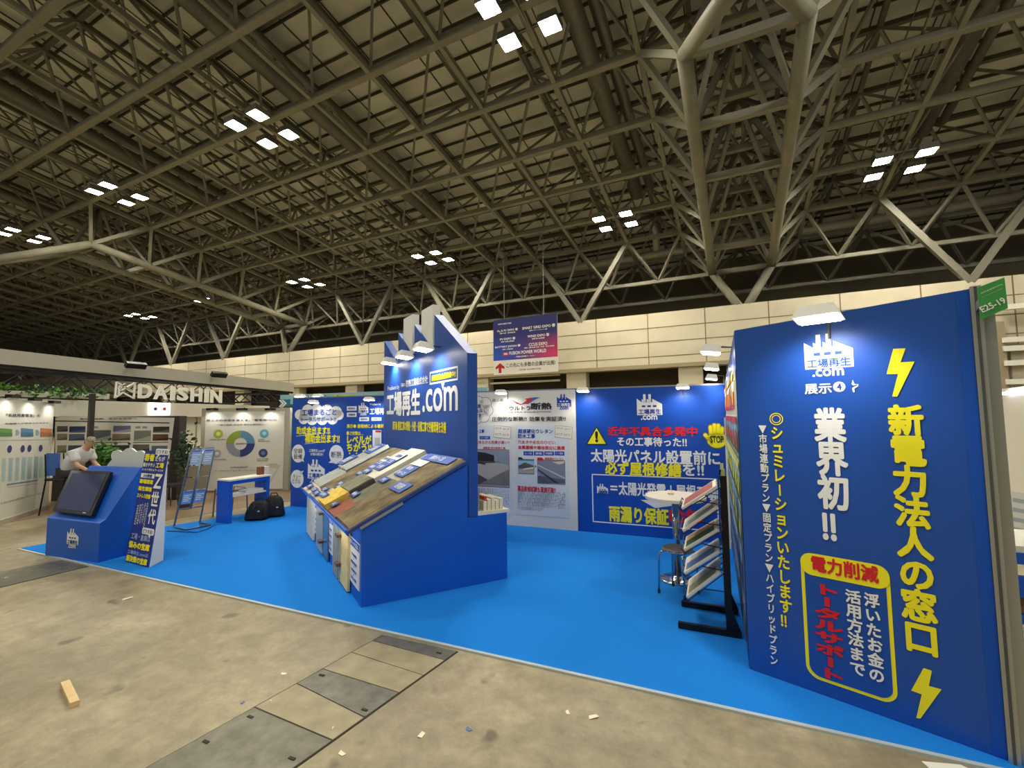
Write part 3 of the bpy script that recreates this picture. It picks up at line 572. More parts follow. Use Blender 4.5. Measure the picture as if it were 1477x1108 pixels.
# -- slanted blue panel at the right
p0, p1 = fl(1081.5, 967.5), fl(1455, 1101.2); h0, h1 = 2.685, 2.75
e = (p1-p0).normalized(); n = Vector((e.y, -e.x, 0)); 
t = thing('exhibition_panel', 'large slanted blue panel with yellow vertical lettering and lightning bolts', 'exhibition wall panel', (p0+p1)/2)
mb = MB(); mb.prism([p0+Vector((0, 0, .013)), p1+Vector((0, 0, .013)), p1+Vector((0, 0, h1)), p0+Vector((0, 0, h0))], -n*.06, BPAN); mb.build('panel', t)
mb = MB(); mb.box(p1+e*.025+Vector((0, 0, 1.385))-n*.02, (.05, .08, 2.75), ALU, e, n); mb.box(p1+e*.025+Vector((0, 0, 1.385))+n*.021, (.014, .004, 2.74), mat('post_slot', (70, 70, 68), .6), e, n); mb.box(p1+e*.075+Vector((0, 0, 1.35))-n*.05, (.05, .06, 2.68), ALU, e, n); mb.build('corner_post', t)
A = Art(p0, e, split=True)
z5 = lambda x, y: (1040+x/3.078, 400+y/3.078); z6 = lambda x, y: (1040+x/3.011, 740+y/3.011)
s0 = A.px(1384, 500)[0]; A.rect(s0, .02, (p1-p0).length-.003, 2.74, (16, 78, 178), 'edge_strip', 1)
a0, b0 = A.px(1161.5, 533.5); a1, _ = A.px(1232, 531); logo(A, a0, b0, a1-a0, WHITE, (40, 84, 180))
A.text('展示', 1161, 569, 1199.5, 552.5, WHITE, .03); a, b = A.px(1210.6, 558); A.ell(a, b, .036, .036, WHITE, 'number_badge', 2); A.text('4', 1207.5, 563, 1213.7, 553, NAVY, .03, 'number_badge', 3)
A.ppoly([z5(585, 455), z5(580, 475), z5(588, 481), z5(606, 476), z5(606, 480), z5(588, 488), z5(582, 492), z5(586, 510), z5(594, 510), z5(592, 495), z5(610, 484), z5(610, 474), z5(594, 475)], WHITE, 'arrow', 2)
for f, pts in ((z5, [(765, 318), (820, 316), (797, 378), (860, 374), (783, 530), (760, 530), (786, 430), (735, 430)]), (z6, [(880, 672), (916, 684), (903, 750), (958, 765), (866, 892), (848, 889), (872, 787), (826, 770)])):
    A.ppoly([f(*p) for p in pts], YEL, 'lightning_bolt#%d' % (f is z5), 2)
A.vtext('新電力法人の窓口', 1282, 587, 1355.5, 952, YEL, .05, ps=1.08)
A.vtext('業界初‼', 1175, 591.7, 1229, 790, WHITE, .045, ps=1.08)
A.vtext(' シュミレーションいたします‼', 1110.8, 595, 1144.5, 910, YEL, .035, ps=1.05)
a, b = A.px(1119.8, 604.5); A.ring(a, b, .04, .047, YEL, 'double_ring'); A.ring(a, b, .025, .031, YEL, 'double_ring')
A.vtext('▼市場連動プラン▼固定プラン▼ハイブリッドプラン', 1094, 612, 1123, 962, WHITE, .03, ps=1.0)
a0, b1 = A.px(1154, 795); a1, b0 = A.px(1296, 1019)
def rrect(a0, b0, a1, b1, r, n=8):
    pts = []
    for cx, cy, s in ((a1-r, b1-r, 0), (a0+r, b1-r, 1), (a0+r, b0+r, 2), (a1-r, b0+r, 3)):
        pts += [(cx+r*math.cos(math.pi/2*(s+i/n)), cy+r*math.sin(math.pi/2*(s+i/n))) for i in range(n+1)]
    return pts
A.poly(rrect(a0, b0, a1, b1, .085), YEL, 'yellow_box', 1); A.poly(rrect(a0+.022, b0+.022, a1-.022, b1-.022, .07), PBLUE, 'yellow_box', 2)
hb = b1-.155; A.poly(rrect(a0, hb, a1, b1, .07), YEL, 'yellow_box', 3)
A.text('電力削減', 1171, 823, 1266.8, 817, RED, .04, lay=4)
A.vtext('トータルサポート', 1172, 838, 1221, 988, RED, .06, lay=4, ps=1.0); A.vtext('活用方法まで', 1219, 848, 1249.5, 978, WHITE, .04, lay=4); A.vtext('浮いたお金の', 1246, 853, 1277, 988, WHITE, .04, lay=4)
A.build(t)
# green booth number plate on the post
q = [pln(x, y, p1+e*.05+n*.12, (n+e*.35)) for x, y in ((1410, 415), (1415, 461), (1454, 444.5), (1448.7, 400))]; nn = (q[2]-q[1]).cross(q[0]-q[1]).normalized()
t = thing('booth_number_plate', 'green booth number plate at the top of the aluminium post', 'sign', sum(q, Vector())/4)
mb = MB(); mb.prism(q, -nn*.008, mat('plate_green', (62, 150, 70), .4)); mb.build('plate', t)
mb = MB(); c_ = (q[0]+q[1])/2; tgt = p1+e*.03+n*.015; mb.beam(Vector((tgt.x, tgt.y, c_.z)), c_+(q[2]-q[1])*.1-nn*.012, .02, .05, ALU); mb.build('bracket', t)
A = Art(q[1], q[2]-q[1], q[0]-q[1]-(q[2]-q[1]).normalized()*((q[0]-q[1]).dot((q[2]-q[1]).normalized())))
A.text('E25-19', 1416.7, 451.6, 1445.6, 428.8, WHITE, .03); A.text('脱炭素経営EXPO', 1415, 424.5, 1444, 409.5, WHITE, .0); A.text('DECARBONIZATION EXPO', 1416, 429.5, 1444.5, 416.5, WHITE, .0)
A.build(t)
# spotlights over the walls
spot(pln(1180, 455, p0+n*.34, n), n, 'largest white spotlight, over the slanted panel', 26, 1.0, .34)
for x, y, s in ((984.6, 558, 'white spotlight over the STOP hand side of the blue back wall'), (841, 563, 'white spotlight at the joint of white and blue back wall'), (722.7, 566, 'white spotlight over the white back wall beside the tower'),
                (452, 580, 'white spotlight over the cloud on the leftmost blue wall'), (532.5, 576, 'white spotlight over the blue wall just left of the tower')):
    spot(pln(x, y, wa+wn*.32, wn), wn, s, 18, 1.0, .32, sc=.75)
for x, y, dd, s in ((1025.4, 506, 4.3, 'highest of the three spotlights on the picture side wall'), (1026.5, 530, 5.6, 'middle of the three spotlights on the picture side wall'), (1026.5, 545, 7.0, 'lowest of the three spotlights on the picture side wall')):
    p_ = CAM+ray(x, y)*dd; spot(p_, (-1, 0, 0), s, 14, 1.0, .21-p_.x, sc=.9)
# ------------------------------------------------------------------ the saw-roof display tower
TF = fl(518, 879); _R = fl(731.5, 836); tc = (_R-TF).normalized(); td = (Vector((-tc.y, tc.x, 0))-tc*.065).normalized()
def T(a, b, z): return TF+td*a+tc*b+Vector((0, 0, z))
TW, SB, ST = 3.52, 1.226, .134
tower = thing('display_tower', 'blue saw-roof display tower with sloping board of roofing samples', 'display stand', T(TW/2, .9, .012))
def ext(mb, prof, a0, a1, m): mb.prism([T(a0, b, z) for b, z in prof], td*(a1-a0), m); return mb
FB = mat('tower_blue', (16, 90, 196), .45, spec=.4)
mb = MB(); ext(mb, [(0.02, .012), (1.75, .012), (1.75, .81), (SB+.02, .81), (SB+.02, 1.44), (.02, .84)], 0, TW, FB); mb.build('base', tower)
mb = MB(); pts = [(0, .8), (TW, .8), (TW, 3.44)]
pk = [(TW, 3.45), (2.68, 3.46), (1.87, 3.46), (1.05, 3.46), (0, 2.775)]
for i in range(3): pts += [(pk[i+1][0]+.002, 3.45-.66*(pk[i][0]-pk[i+1][0])), pk[i+1]]
pts += [(0, 2.775)]
mb.prism([T(a, SB, z) for a, z in pts], tc*ST, BPAN); mb.build('sign_board', tower)
WCH = mat('chimney_white', (236, 234, 226), .6)
for a0, a1, zt, zb in ((2.03, 2.47, 3.66, 3.0), (1.16, 1.62, 3.63, 3.0)):
    mb = MB(); mb.hexa([T(a0, SB+.02, zb), T(a1, SB+.02, zb), T(a1, SB+ST-.002, zb), T(a0, SB+ST-.002, zb), T(a0, SB+.02, zt), T(a1, SB+.02, zt), T(a1, SB+ST-.002, zt), T(a0, SB+ST-.002, zt)], WCH); mb.build('chimney', tower)['label'] = 'white chimney board'
mb = MB(); mb.hexa([T(a, b, z) for z in (.812, .85) for a, b in ((0, SB+ST), (TW, SB+ST), (TW, 1.79), (0, 1.79))], WPAN); mb.build('rear_shelf', tower)['label'] = 'white rear shelf'
A = Art(T(TW, SB, 0), -td, split=True)
zs = lambda x, y: (545+x/8.523, 510+y/8.523)
def st(s, x0, y0, x1, y1, c, b=.03, **k): A.text(s, *zs(x0, y0), *zs(x1, y1), c, b, **k)
st('工場再生', 112, 772, 527, 420, WHITE, .045); st('.com', 552, 722, 988, 384, WHITE, .02)
st('Produce by', 124, 474, 268, 378, WHITE, .0); st('〻', 280, 415, 345, 355, WHITE, .03); st('防熱工業株式会社', 350, 415, 618, 268, WHITE, .02)
(a0, b0), (a1, b1) = A.px(*zs(640, 385)), A.px(*zs(985, 150)); A.frame(a0, b0, a1, b1, .025, WHITE, 'speech_bubble')
am = (a0+a1)/2; A.poly([(am-.06, b0), (am+.06, b0), (am, b0-.11)], WHITE, 'speech_bubble')
A.text('業務提携企業募集中!!', *zs(664, 345), *zs(962, 205), YEL, .05)
st('展示❶ 屋根工事の断熱・外壁・設備工事で労働環境を改善', 185, 940, 845, 838, YEL, .03)
A.build(tower)
# sloping board with roofing samples
S0, S1 = (-.136, .821), (1.2, 1.476); sl_ = (tc*(S1[0]-S0[0])+Vector((0, 0, S1[1]-S0[1]))); SL = sl_.length; se = sl_.normalized(); sn = se.cross(td).normalized(); sn = sn if sn.z > 0 else -sn
def B(a, s, h=0): return T(a, S0[0], S0[1])+sl_*s+sn*h
def slab(a0, a1, s0, s1, h0, h1, m, name, label=None, ribs=None, parent=tower):
    mb = MB()
    if not ribs: mb.hexa([B(a, s, h) for h in (h0, h1) for a, s in ((a0, s0), (a1, s0), (a1, s1), (a0, s1))], m)
    else:                                                            # trapezoid ribbed sheet with thickness
        n, rh = ribs; wd = (a1-a0)/n; prof = []
        for i in range(n):
            x = a0+i*wd; prof += [(x, 0), (x+.45*wd, 0), (x+.6*wd, rh), (x+.85*wd, rh)]
        prof.append((a1, 0)); k = len(prof); vs = []
        for s in (s0, s1):
            for dz in (0, .006): vs += [B(a, s, h0+z+dz) for a, z in prof]
        fs = []
        for i in range(k-1): fs += [(i, i+1, 2*k+i+1, 2*k+i), (k+i, 3*k+i, 3*k+i+1, k+i+1), (i, k+i, k+i+1, i+1), (2*k+i, 2*k+i+1, 3*k+i+1, 3*k+i)]
        mb.add(vs, fs, m)
    o = mb.build(name, parent)
    if label: o['label'] = label
    return o
BRD = mat('board_edge', (40, 66, 130), .5)
slab(-.03, 3.44, 0, 1, -.035, 0, BRD, 'sloping_board')
slab(-.03, 3.44, -.012, .0, -.05, .02, FB, 'front_lip')
mb = MB(); mb.box(T(-.02, .22, .945), (.02, .5, .03), ALU, td, se, sn); mb.build('edge_profile', tower)
RUST = mat('rusted_sheet', (160, 144, 112), .6, .25, noise=(4, .45, 8)); PALE = mat('pale_sheet', (212, 206, 188), .5, .2, noise=(2, .1, 3)); GRN = mat('dusty_green_sheet', (142, 140, 116), .6, .15, noise=(4, .3, 6))
REDS = mat('red_oxide_sheet', (146, 78, 58), .7, noise=(8, .12, 3)); YINS = mat('yellow_insulation', (226, 190, 84), .85, noise=(14, .2, 4)); DKS = mat('dark_bitumen', (74, 72, 66), .7, noise=(12, .2, 3)); GAL = mat('galvanised_sheet', (188, 190, 186), .35, .5, noise=(3, .08, 3)); BEIGE = mat('beige_coating', (206, 196, 168), .6, noise=(10, .1, 4))
slab(0, .62, .02, .99, 0, .02, RUST, 'roofing_sample', 'long rust-stained ribbed roof sheet', (11, .03))
slab(.64, 1.14, .01, .2, 0, .02, REDS, 'roofing_sample', 'red oxide flat roof sample')
slab(.64, 1.14, .2, .56, 0, .02, GRN, 'roofing_sample', 'dusty grey-green ribbed roof sheet', (8, .02)); slab(.66, 1.14, .56, .98, 0, .02, PALE, 'roofing_sample', 'pale ribbed roof sheet', (8, .02))
slab(1.18, 1.74, .01, .225, 0, .085, YINS, 'roofing_sample', 'thick yellow insulation block'); slab(1.18, 1.74, .225, .46, 0, .08, DKS, 'roofing_sample', 'dark grey coated roof layer'); slab(1.18, 1.74, .46, .985, 0, .075, PALE, 'roofing_sample', 'thick pale finished roof layer')
slab(1.2, 1.72, .23, .45, .082, .1, GRN, 'roofing_sample', 'olive sheet on the thick sample', (6, .012))
slab(1.78, 2.68, .01, .2, 0, .01, BEIGE, 'roofing_sample', 'beige undercoat sample'); slab(1.78, 2.2, .2, .5, 0, .02, GRN, 'roofing_sample', 'green-grey ribbed sheet', (6, .02)); slab(1.78, 2.2, .5, .98, 0, .02, PALE, 'roofing_sample', 'pale ribbed sheet with placards', (6, .02))
slab(2.22, 2.68, .12, .98, 0, .02, RUST, 'roofing_sample', 'weathered brown ribbed sheet', (8, .028))
slab(2.7, 3.38, .0, .13, 0, .008, BEIGE, 'roofing_sample', 'bare beige board'); slab(2.72, 3.36, .13, .45, 0, .03, GAL, 'roofing_sample', 'white ribbed roof sheet', (4, .04)); slab(2.74, 3.32, .43, .96, .045, .09, GAL, 'roofing_sample', 'raised stacked metal roof sheet', (4, .045))
slab(2.74, 3.32, .43, .96, 0, .04, mat('stack_core', (150, 150, 140), .6), 'roofing_sample', 'grey core under the stacked sheet')
PB = (62, 96, 176)
def placard(a0, a1, s0, s1, h, rows, c=PB, half=None, name='sample_card'):
    o = slab(a0, a1, s0, s1, h, h+.008, cmat(c), name); A = Art(B(a1, s0, h+.0085), -td, se)
    if half: A.rect(0, (s1-s0)*SL*half, a1-a0, (s1-s0)*SL, WHITE, 'card_text', 1)
    n = len(rows)
    for i, (txt, k) in enumerate(rows):
        y1 = (s1-s0)*SL*(1-(i+.22)/n); y0 = (s1-s0)*SL*(1-(i+.8)/n)
        A.text(txt, (a1-a0)*(.5-k/2), y0, (a1-a0)*(.5+k/2), y1, WHITE if not half or (y0 < (s1-s0)*SL*half) else NAVY, .02, 'card_text', 2, px=False)
    for k_, m_ in A.parts.items(): m_.build(k_, o, fix=False)
placard(.08, .98, .87, .97, .045, [('屋根カバー工法', .45)]); placard(.06, .48, .44, .56, .045, [('既存屋根', .55)])
placard(.62, .98, .6, .76, .04, [('断熱', .5), ('カバー工法', .7)]); placard(.6, .98, .77, .86, .045, [('仕様', .5)], (226, 226, 222), 0.0); placard(.86, 1.1, .47, .54, .04, [('下地', .6)])
placard(1.84, 2.16, .56, .8, .045, [('遮熱塗装', .8), ('工法', .6), ('屋根', .6)], PB, .62); placard(1.4, 1.72, .56, .86, .085, [('断熱材', .7), ('工法', .6), ('仕様', .6)], PB, .62)
for a, s, t_ in ((.95, .22, '断熱'), (1.05, .05, '錆止'), (1.55, .04, '断熱材'), (1.95, .05, '下塗'), (2.15, .1, '中塗'), (2.2, .02, '下地'), (2.5, .03, '上塗'), (1.95, .24, '塗装'), (1.8, .2, '塗膜'), (1.95, .44, '防水'), (1.6, .47, '断熱'), (2.95, .03, '折板'), (3.1, .45, '金属屋根'), (2.85, .74, '二重折板')):
    placard(a, a+(.4 if len(t_) > 3 else .22), s, s+(.2 if len(t_) > 3 else .065), .1 if a > 2.8 and s > .4 else (.09 if 1.18 <= a < 1.75 else .04), [(t_, .7)])
# planks and flow posters hung on the front face under the board
def fbox(a0, a1, b0, b1, z0, z1, m, name, label=None, parent=tower):
    mb = MB(); mb.hexa([T(a, b, z) for z in (z0, z1) for a, b in ((a0, b0), (a1, b0), (a1, b1), (a0, b1))], m); o = mb.build(name, parent)
    if label: o['label'] = label
    return o
WOODP = mat('pale_plank', (214, 208, 190), .5, noise=(6, .08, 3)); GPL = mat('grey_plank', (170, 172, 160), .45, .2); GLS = mat('blue_grey_sheet', (96, 122, 150), .25, .3); YPL = mat('yellow_core_plank', (222, 202, 140), .7, noise=(8, .12, 4))
NF = td.cross(Vector((0, 0, 1)))
def fpx(x0, x1, yb, b):                                              # a-range and lower edge of a plank from its front face
    q0 = pln(x0, yb-10, T(0, b, 0), NF)-TF; q1 = pln(x1, yb, T(0, b, 0), NF); q1z = q1.z; q1 = q1-TF; pa = lambda q: (q-tc*b).dot(td)
    return pa(q1), pa(q0), max(q1z, .03)
def plank(x0, x1, yb, m, label, b=-.02, th=.03, ribs=0):
    a0, a1, z = fpx(x0, x1, yb, b); z = .03; fbox(a0, a1, b, b+th, z, .79, m, 'wall_panel_sample', label)
    for k in range(ribs): w_ = (a1-a0)/ribs; fbox(a0+w_*(k+.2), a0+w_*(k+.55), b-.012, b, z, .785, m, 'rib')
    return a0, a1
plank(441.5, 450.7, 795, WOODP, 'smooth pale panel'); plank(455, 464, 817, GPL, 'grey-green panel'); g0_ = plank(464.5, 471.5, 822, GLS, 'blue-grey narrow sheet', -.014, .02)
plank(479, 491, 851, GPL, 'grey ribbed panel', -.02, .03, 4); g1_ = plank(489.5, 500.5, 857, YPL, 'panel with yellow core', -.022, .03)
BRN = mat('bronze_clip', (120, 84, 66), .35, .6)
for a, z in ((g1_[1], .56), (g1_[1], .22), (g0_[1], .6), (g0_[1], .2)): fbox(a-.07, a+.05, -.075, -.02, z, z+.035, BRN, 'clip', 'bronze clip')
for a0, a1, tt in ((2.7, 3.06, 'カバー工法'), (1.5, 1.95, '断熱工法'), (.06, .58, '遮熱シート工法')):
    o = fbox(a0, a1, .008, .02, .16, .64, cmat((226, 226, 232)), 'flow_poster'); A = Art(T(a1, .008, .16), -td); ww = a1-a0
    A.rect(0, .4, ww, .48, PB, 'poster_print', 1); A.text(tt, .08*ww, .42, .9*ww, .465, WHITE, .02, 'poster_print', 2, px=False)
    for i, s_ in enumerate(('下地調整', '断熱材設置', '本体取付', '完成')):
        A.text(s_, .3*ww, .3-.085*i, .8*ww, .335-.085*i, NAVY, .02, 'poster_print', 1, px=False)
        if i < 3: A.poly([(.5*ww, .285-.085*i), (.6*ww, .285-.085*i), (.55*ww, .268-.085*i)], NAVY, 'poster_print', 1)
    for k_, m_ in A.parts.items(): m_.build(k_, o, fix=False)
o = fbox(.1, 3.3, -.12, -.1, .795, .805, mat('led_strip', (255, 252, 240), .4, emit=5), 'light_strip', 'lit strip under the board')
l = bpy.data.lights.new('strip_light', 'AREA'); l.shape = 'RECTANGLE'; l.size = 3.2; l.size_y = .04; l.energy = 14; l.color = (1, .97, .9)
o = bpy.data.objects.new('strip_light', l); COL.objects.link(o); o.location = T(1.7, -.13, .785)
o.rotation_euler = Matrix((td, tc.cross(Vector((0, 0, -1))) if False else Vector((0, 0, -1)).cross(td), Vector((0, 0, 1)))).transposed().to_euler()
# three lamps on the sign
for x, y, s in ((560.6, 522, 'leftmost of the three lamps on the saw-roof sign'), (583.3, 513, 'middle lamp of the three on the saw-roof sign'), (610.4, 501.5, 'rightmost of the three lamps on the saw-roof sign')):
    spot(pln(x, y, T(0, SB-.3, 0), tc), -tc, s, 30, .95, .3, 'lamps on the saw-roof sign', 1.15)
# booklets on the rear shelf
t = thing('leaflet_holder', 'white leaflet holder with small booklets on the tower rear shelf', 'leaflet holder', T(.25, 1.5, .85)); mb = MB()
mb.hexa([T(a, b, z) for z in (.85, 1.13) for a, b in ((.08, 1.39), (.5, 1.39), (.5, 1.42), (.08, 1.42))], mat('acrylic_grey', (150, 148, 140), .4)); mb.build('back_plate', t)
t2 = thing('booklet_stack', 'row of cream booklets beside the leaflet holder on the rear shelf', 'booklets', T(.2, 1.65, .85))
for i in range(5): mb = MB(); mb.hexa([T(a, b, z) for z in (.85, .96+.02*(i % 3)) for a, b in ((.05, 1.46+i*.055), (.4, 1.46+i*.055), (.4, 1.505+i*.055), (.05, 1.505+i*.055))], cmat((226, 218, 196))); mb.build('booklet', t2)
mb = MB(); mb.hexa([T(a, b, z) for z in (.98, 1.02) for a, b in ((.05, 1.47), (.3, 1.47), (.3, 1.5), (.05, 1.5))], cmat((190, 70, 50))); mb.build('red_card', t2)
# ------------------------------------------------------------------ blue monitor stand at the left
cR, cL = fl(141, 813.5), fl(68.6, 803); cx = (cL-cR); cx.z = 0; CW = cx.length+.06; cx.normalize(); cy = Vector((cx.y, -cx.x, 0))
def K(a, b, z): return cR+cx*a+cy*b+Vector((0, 0, z))
t = thing('monitor_stand', 'blue angular counter with white factory emblem at carpet corner', 'counter', K(CW/2, .3, .012))
prof = [(0, .012), (0, .555), (.075, .6), (.49, 1.275), (.53, 1.275), (.53, .012)]
mb = MB(); mb.prism([K(0, b, z) for b, z in prof], cx*CW, FB); mb.build('body', t)
A = Art(K(CW, 0, 0), -cx); a0, b0 = A.px(96.5, 784.5); a1, _ = A.px(113, 786); logo(A, a0, b0, a1-a0, WHITE, NAVY); A.build(t)
sd = (cy*(.49-.075)+Vector((0, 0, .675))).normalized(); sN = cx.cross(sd).normalized(); sN = sN if sN.dot(Vector((0, -1, .5))) > 0 else -sN
mp = K(.5, .06, .63)+sN*.05; q = [pln(x, y, mp, sN) for x, y in ((75.4, 737), (131.2, 744.2), (159.5, 680.3), (102.9, 678.6))]
m_ = thing('monitor', 'black framed monitor leaning on the blue counter, showing a dim screen', 'monitor', (q[0]+q[1])/2)
mb = MB(); mb.prism(q, -sN*.045, mat('monitor_black', (18, 20, 22), .25)); o = mb.build('frame', m_)
c_ = sum(q, Vector())/4; A = Art(q[0], q[1]-q[0], (q[3]-q[0])-(q[1]-q[0]).normalized()*((q[3]-q[0]).dot((q[1]-q[0]).normalized())))
mb = MB(); mb.quad([c_+(p-c_)*.86+sN*.003 for p in q], mat('screen_glass', (58, 64, 92), .08, emit=.12)); mb.build('screen', m_)
mb = MB(); mb.quad([q[0]+(q[1]-q[0])*f+(q[3]-q[0])*g+sN*.004 for f, g in ((.78, .035), (.86, .035), (.86, .055), (.78, .055))], cmat((200, 200, 200))); mb.build('maker_badge', m_)
mb = MB(); mb.prism([(q[0]+(q[1]-q[0])*f)+(q[3]-q[0])*g-sN*.045 for f, g in ((.3, .2), (.7, .2), (.7, .6), (.3, .6))], -sN*.05, mat('monitor_black', (18, 20, 22), .25)); mb.build('mount', m_)
# white cloud board behind the counter
t = thing('cloud_board', 'white cloud-shaped board behind the blue monitor counter', 'sign', K(.4, .62, .012))
pl = K(.4, .6, 0); A = Art(K(CW, .6, 0), -cx); pts = []
for x, y, r in ((168, 651, 8), (187, 647, 8.5), (204, 651, 7.5)): pass
ol = [(150, 690), (152, 675), (157, 668), (160.5, 664)]
def arc(cx_, cy_, r, s, e_, n=10): return [(cx_+r*math.cos(math.radians(s+(e_-s)*i/n)), cy_-r*math.sin(math.radians(s+(e_-s)*i/n))) for i in range(n+1)]
ol += arc(168.5, 658, 8.5, 215, 45) + arc(186, 656, 9.5, 140, 40) + arc(201.5, 658, 8, 130, -50) + [(208, 668), (208, 690)]
mb = MB(); mb.prism([pln(x, y, pl, cy) for x, y in ol][::-1], cy*.03, mat('cloud_white', (206, 216, 216), .6)); mb.build('board', t)
mb = MB(); mb.box(K(.35, .66, .5), (.05, .05, .97), WPAN, cx, cy); mb.build('support', t)
# leaning poster stand
g0, g1, gb = fl(180, 811.5), fl(213.5, 820.5), fl(235.5, 809.5); ge = (g1-g0).normalized(); GW = (g1-g0).length; gt = Vector((gb.x, gb.y, 1.545))-ge*.0
gl = ge*-GW
t = thing('standing_poster', 'tall leaning poster board with yellow and white slogans and white side', 'sign', ((g0+g1)/2).to_tuple())
q = [g0+Vector((0, 0, .014)), g1+Vector((0, 0, .014)), gt, gt+gl]; gn = (q[1]-q[0]).cross(q[3]-q[0]).normalized()
mb = MB(); mb.prism(q, -gn*.012, cmat((34, 56, 140))); mb.build('face', t)
sidep = [q[1]-gn*.013, gb+Vector((0, 0, .014)), gt+Vector((0, 0, -.02))]
for k in (0, GW-.012):
    mb = MB(); mb.prism([p-ge*k for p in sidep], -ge*.012, WPAN); mb.build('side_support', t)['label'] = 'white triangular side'
A = Art(q[0], ge, (q[3]-q[0])); PH = (q[3]-q[0]).length
def gp(f, x0, y0, x1, y1): return x0*GW, y0*PH, x1*GW, y1*PH
def gtx(s, x0, y0, x1, y1, c, b=.03, lay=3): A.text(s, *gp(0, x0, y0, x1, y1), c, b, lay=lay, px=False)
def grc(x0, y0, x1, y1, c, part='text_block', lay=1): A.rect(*gp(0, x0, y0, x1, y1), c, part, lay)
def bub(x0, y0, x1, y1, tail):
    A.poly(rrect(x0*GW, y0*PH, x1*GW, y1*PH, .025), WHITE, 'speech_bubble', 3); A.poly([(x*GW, y*PH) for x, y in tail], WHITE, 'speech_bubble', 3)
bub(.5, .965, 1.08, 1.02, [(.6, .968), (.72, .968), (.58, .93)]); gtx('どうする?', .55, .975, 1.03, 1.01, NAVY, .02, 5)
gtx('若者', .05, .9, .5, .97, YEL, .06); gtx('たちが', .53, .905, .95, .95, WHITE); gtx('働きやすい', .04, .845, .56, .885, WHITE); gtx('工場', .6, .842, .95, .892, YEL, .05); gtx('について考えるブースです', .04, .81, .96, .832, WHITE)
grc(.02, .745, .62, .785, WHITE); gtx('3大要望', .15, .75, .52, .78, NAVY); 
for i, s_ in enumerate(('職場環境', '衛生環境', 'ストレス改善')):
    y = .69-.065*i; gtx(s_, .02, y, .62, y+.042, YEL, .06)
for i, s_ in enumerate(('Z', '世', '代')): gtx(s_, .66, .66-.155*i, .98, .79-.155*i, WHITE, .03)
for k, s_ in enumerate(('大卒の若者だけでなく', 'エアコンが効いて', 'トイレがきれいで', '環境のよい工場を', '中途採用も採れる')):
    for i, ch in enumerate(s_): gtx(ch, .52-.1*k, .51-.022*i-.008*k, .59-.1*k, .528-.022*i-.008*k, WHITE, .01)
bub(.52, .26, 1.02, .315, [(.8, .262), (.9, .262), (.88, .225)]); gtx('どうする?', .57, .27, .97, .305, NAVY, .02, 5)
gtx('工場・倉庫は', .1, .2, .92, .255, (150, 170, 220), .03); gtx('悩みの宝庫', .06, .125, .95, .185, YEL, .06); gtx('工場再生.comは', .06, .075, .95, .108, (150, 170, 220), .03); gtx('解決策の宝庫', .05, .01, .95, .065, YEL, .06)
A.build(t)
# ------------------------------------------------------------------ wire display rack with posters
t = thing('poster_rack', 'grey wire display rack holding brown and light blue posters', 'display rack', fl(270, 760, .012))
GW_ = mat('rack_wire', (122, 132, 148), .35, .5); rl, rr = fl(251, 760, .03), fl(288, 754, .03); rdir = (rr-rl).normalized(); rn = Vector((rdir.y, -rdir.x, 0))
RH = 1.47; lean = -rn*.26 + Vector((0, 0, 0))
def Rk(f, z): return rl+(rr-rl)*f+Vector((0, 0, z))+(fl(263, 760)-fl(256, 760)).normalized()*.0 + (RK_L*(z/RH))
RK_L = Vector((0, 0, 0)); _tt = pln(312, 646, rr-rn*.2, rn); _t0 = pln(274, 647, rl-rn*.2, rn); RK_L = ((_tt-rr)+(_t0-rl))/2; RH = RK_L.z; RK_L.z = 0
mb = MB()
mb.tube([Rk(0, 0), Rk(0, RH-.08), Rk(.06, RH), Rk(.94, RH), Rk(1, RH-.08), Rk(1, 0)], .014, GW_, 8); mb.tube([Rk(.5, .3), Rk(.5, RH)], .022, GW_, 8)
mb.tube([Rk(0, .3), Rk(1, .3)], .01, GW_, 6); mb.build('frame', t, True)
mb = MB(); fr = fl(303, 757, .03); f0 = fl(268, 764, .03); mb.tube([rl, f0, fr, rr], .016, GW_, 8); mb.build('foot', t, True)
for f0_, f1_ in ((.06, .44), (.56, .94)):
    for z0, z1, c in ((1.09, 1.38, (150, 176, 206)), (.87, 1.07, (126, 112, 84)), (.63, .855, (126, 112, 84)), (.38, .615, (96, 146, 208))):
        A = Art(Rk(f0_, z0), rr-rl, Rk(f0_, z1)-Rk(f0_, z0)); ww = (rr-rl).length*(f1_-f0_); hh = (Rk(f0_, z1)-Rk(f0_, z0)).length
        mb = MB(); mb.prism([A.pt(0, 0, .02), A.pt(ww, 0, .02), A.pt(ww, hh, .02), A.pt(0, hh, .02)], -A.n*.006, cmat(c)); o = mb.build('poster', t)
        if c[0] != 126:
            A.rect(.05*ww, .86*hh, .95*ww, .94*hh, (60, 96, 176), 'print', 14)
            for i in range(4): A.rect(.12*ww, (.2+.14*i)*hh, (.9 if i % 2 else .7)*ww, (.26+.14*i)*hh, (214, 224, 236), 'print', 14)
            for k_, m__ in A.parts.items(): m__.build(k_, o, fix=False)
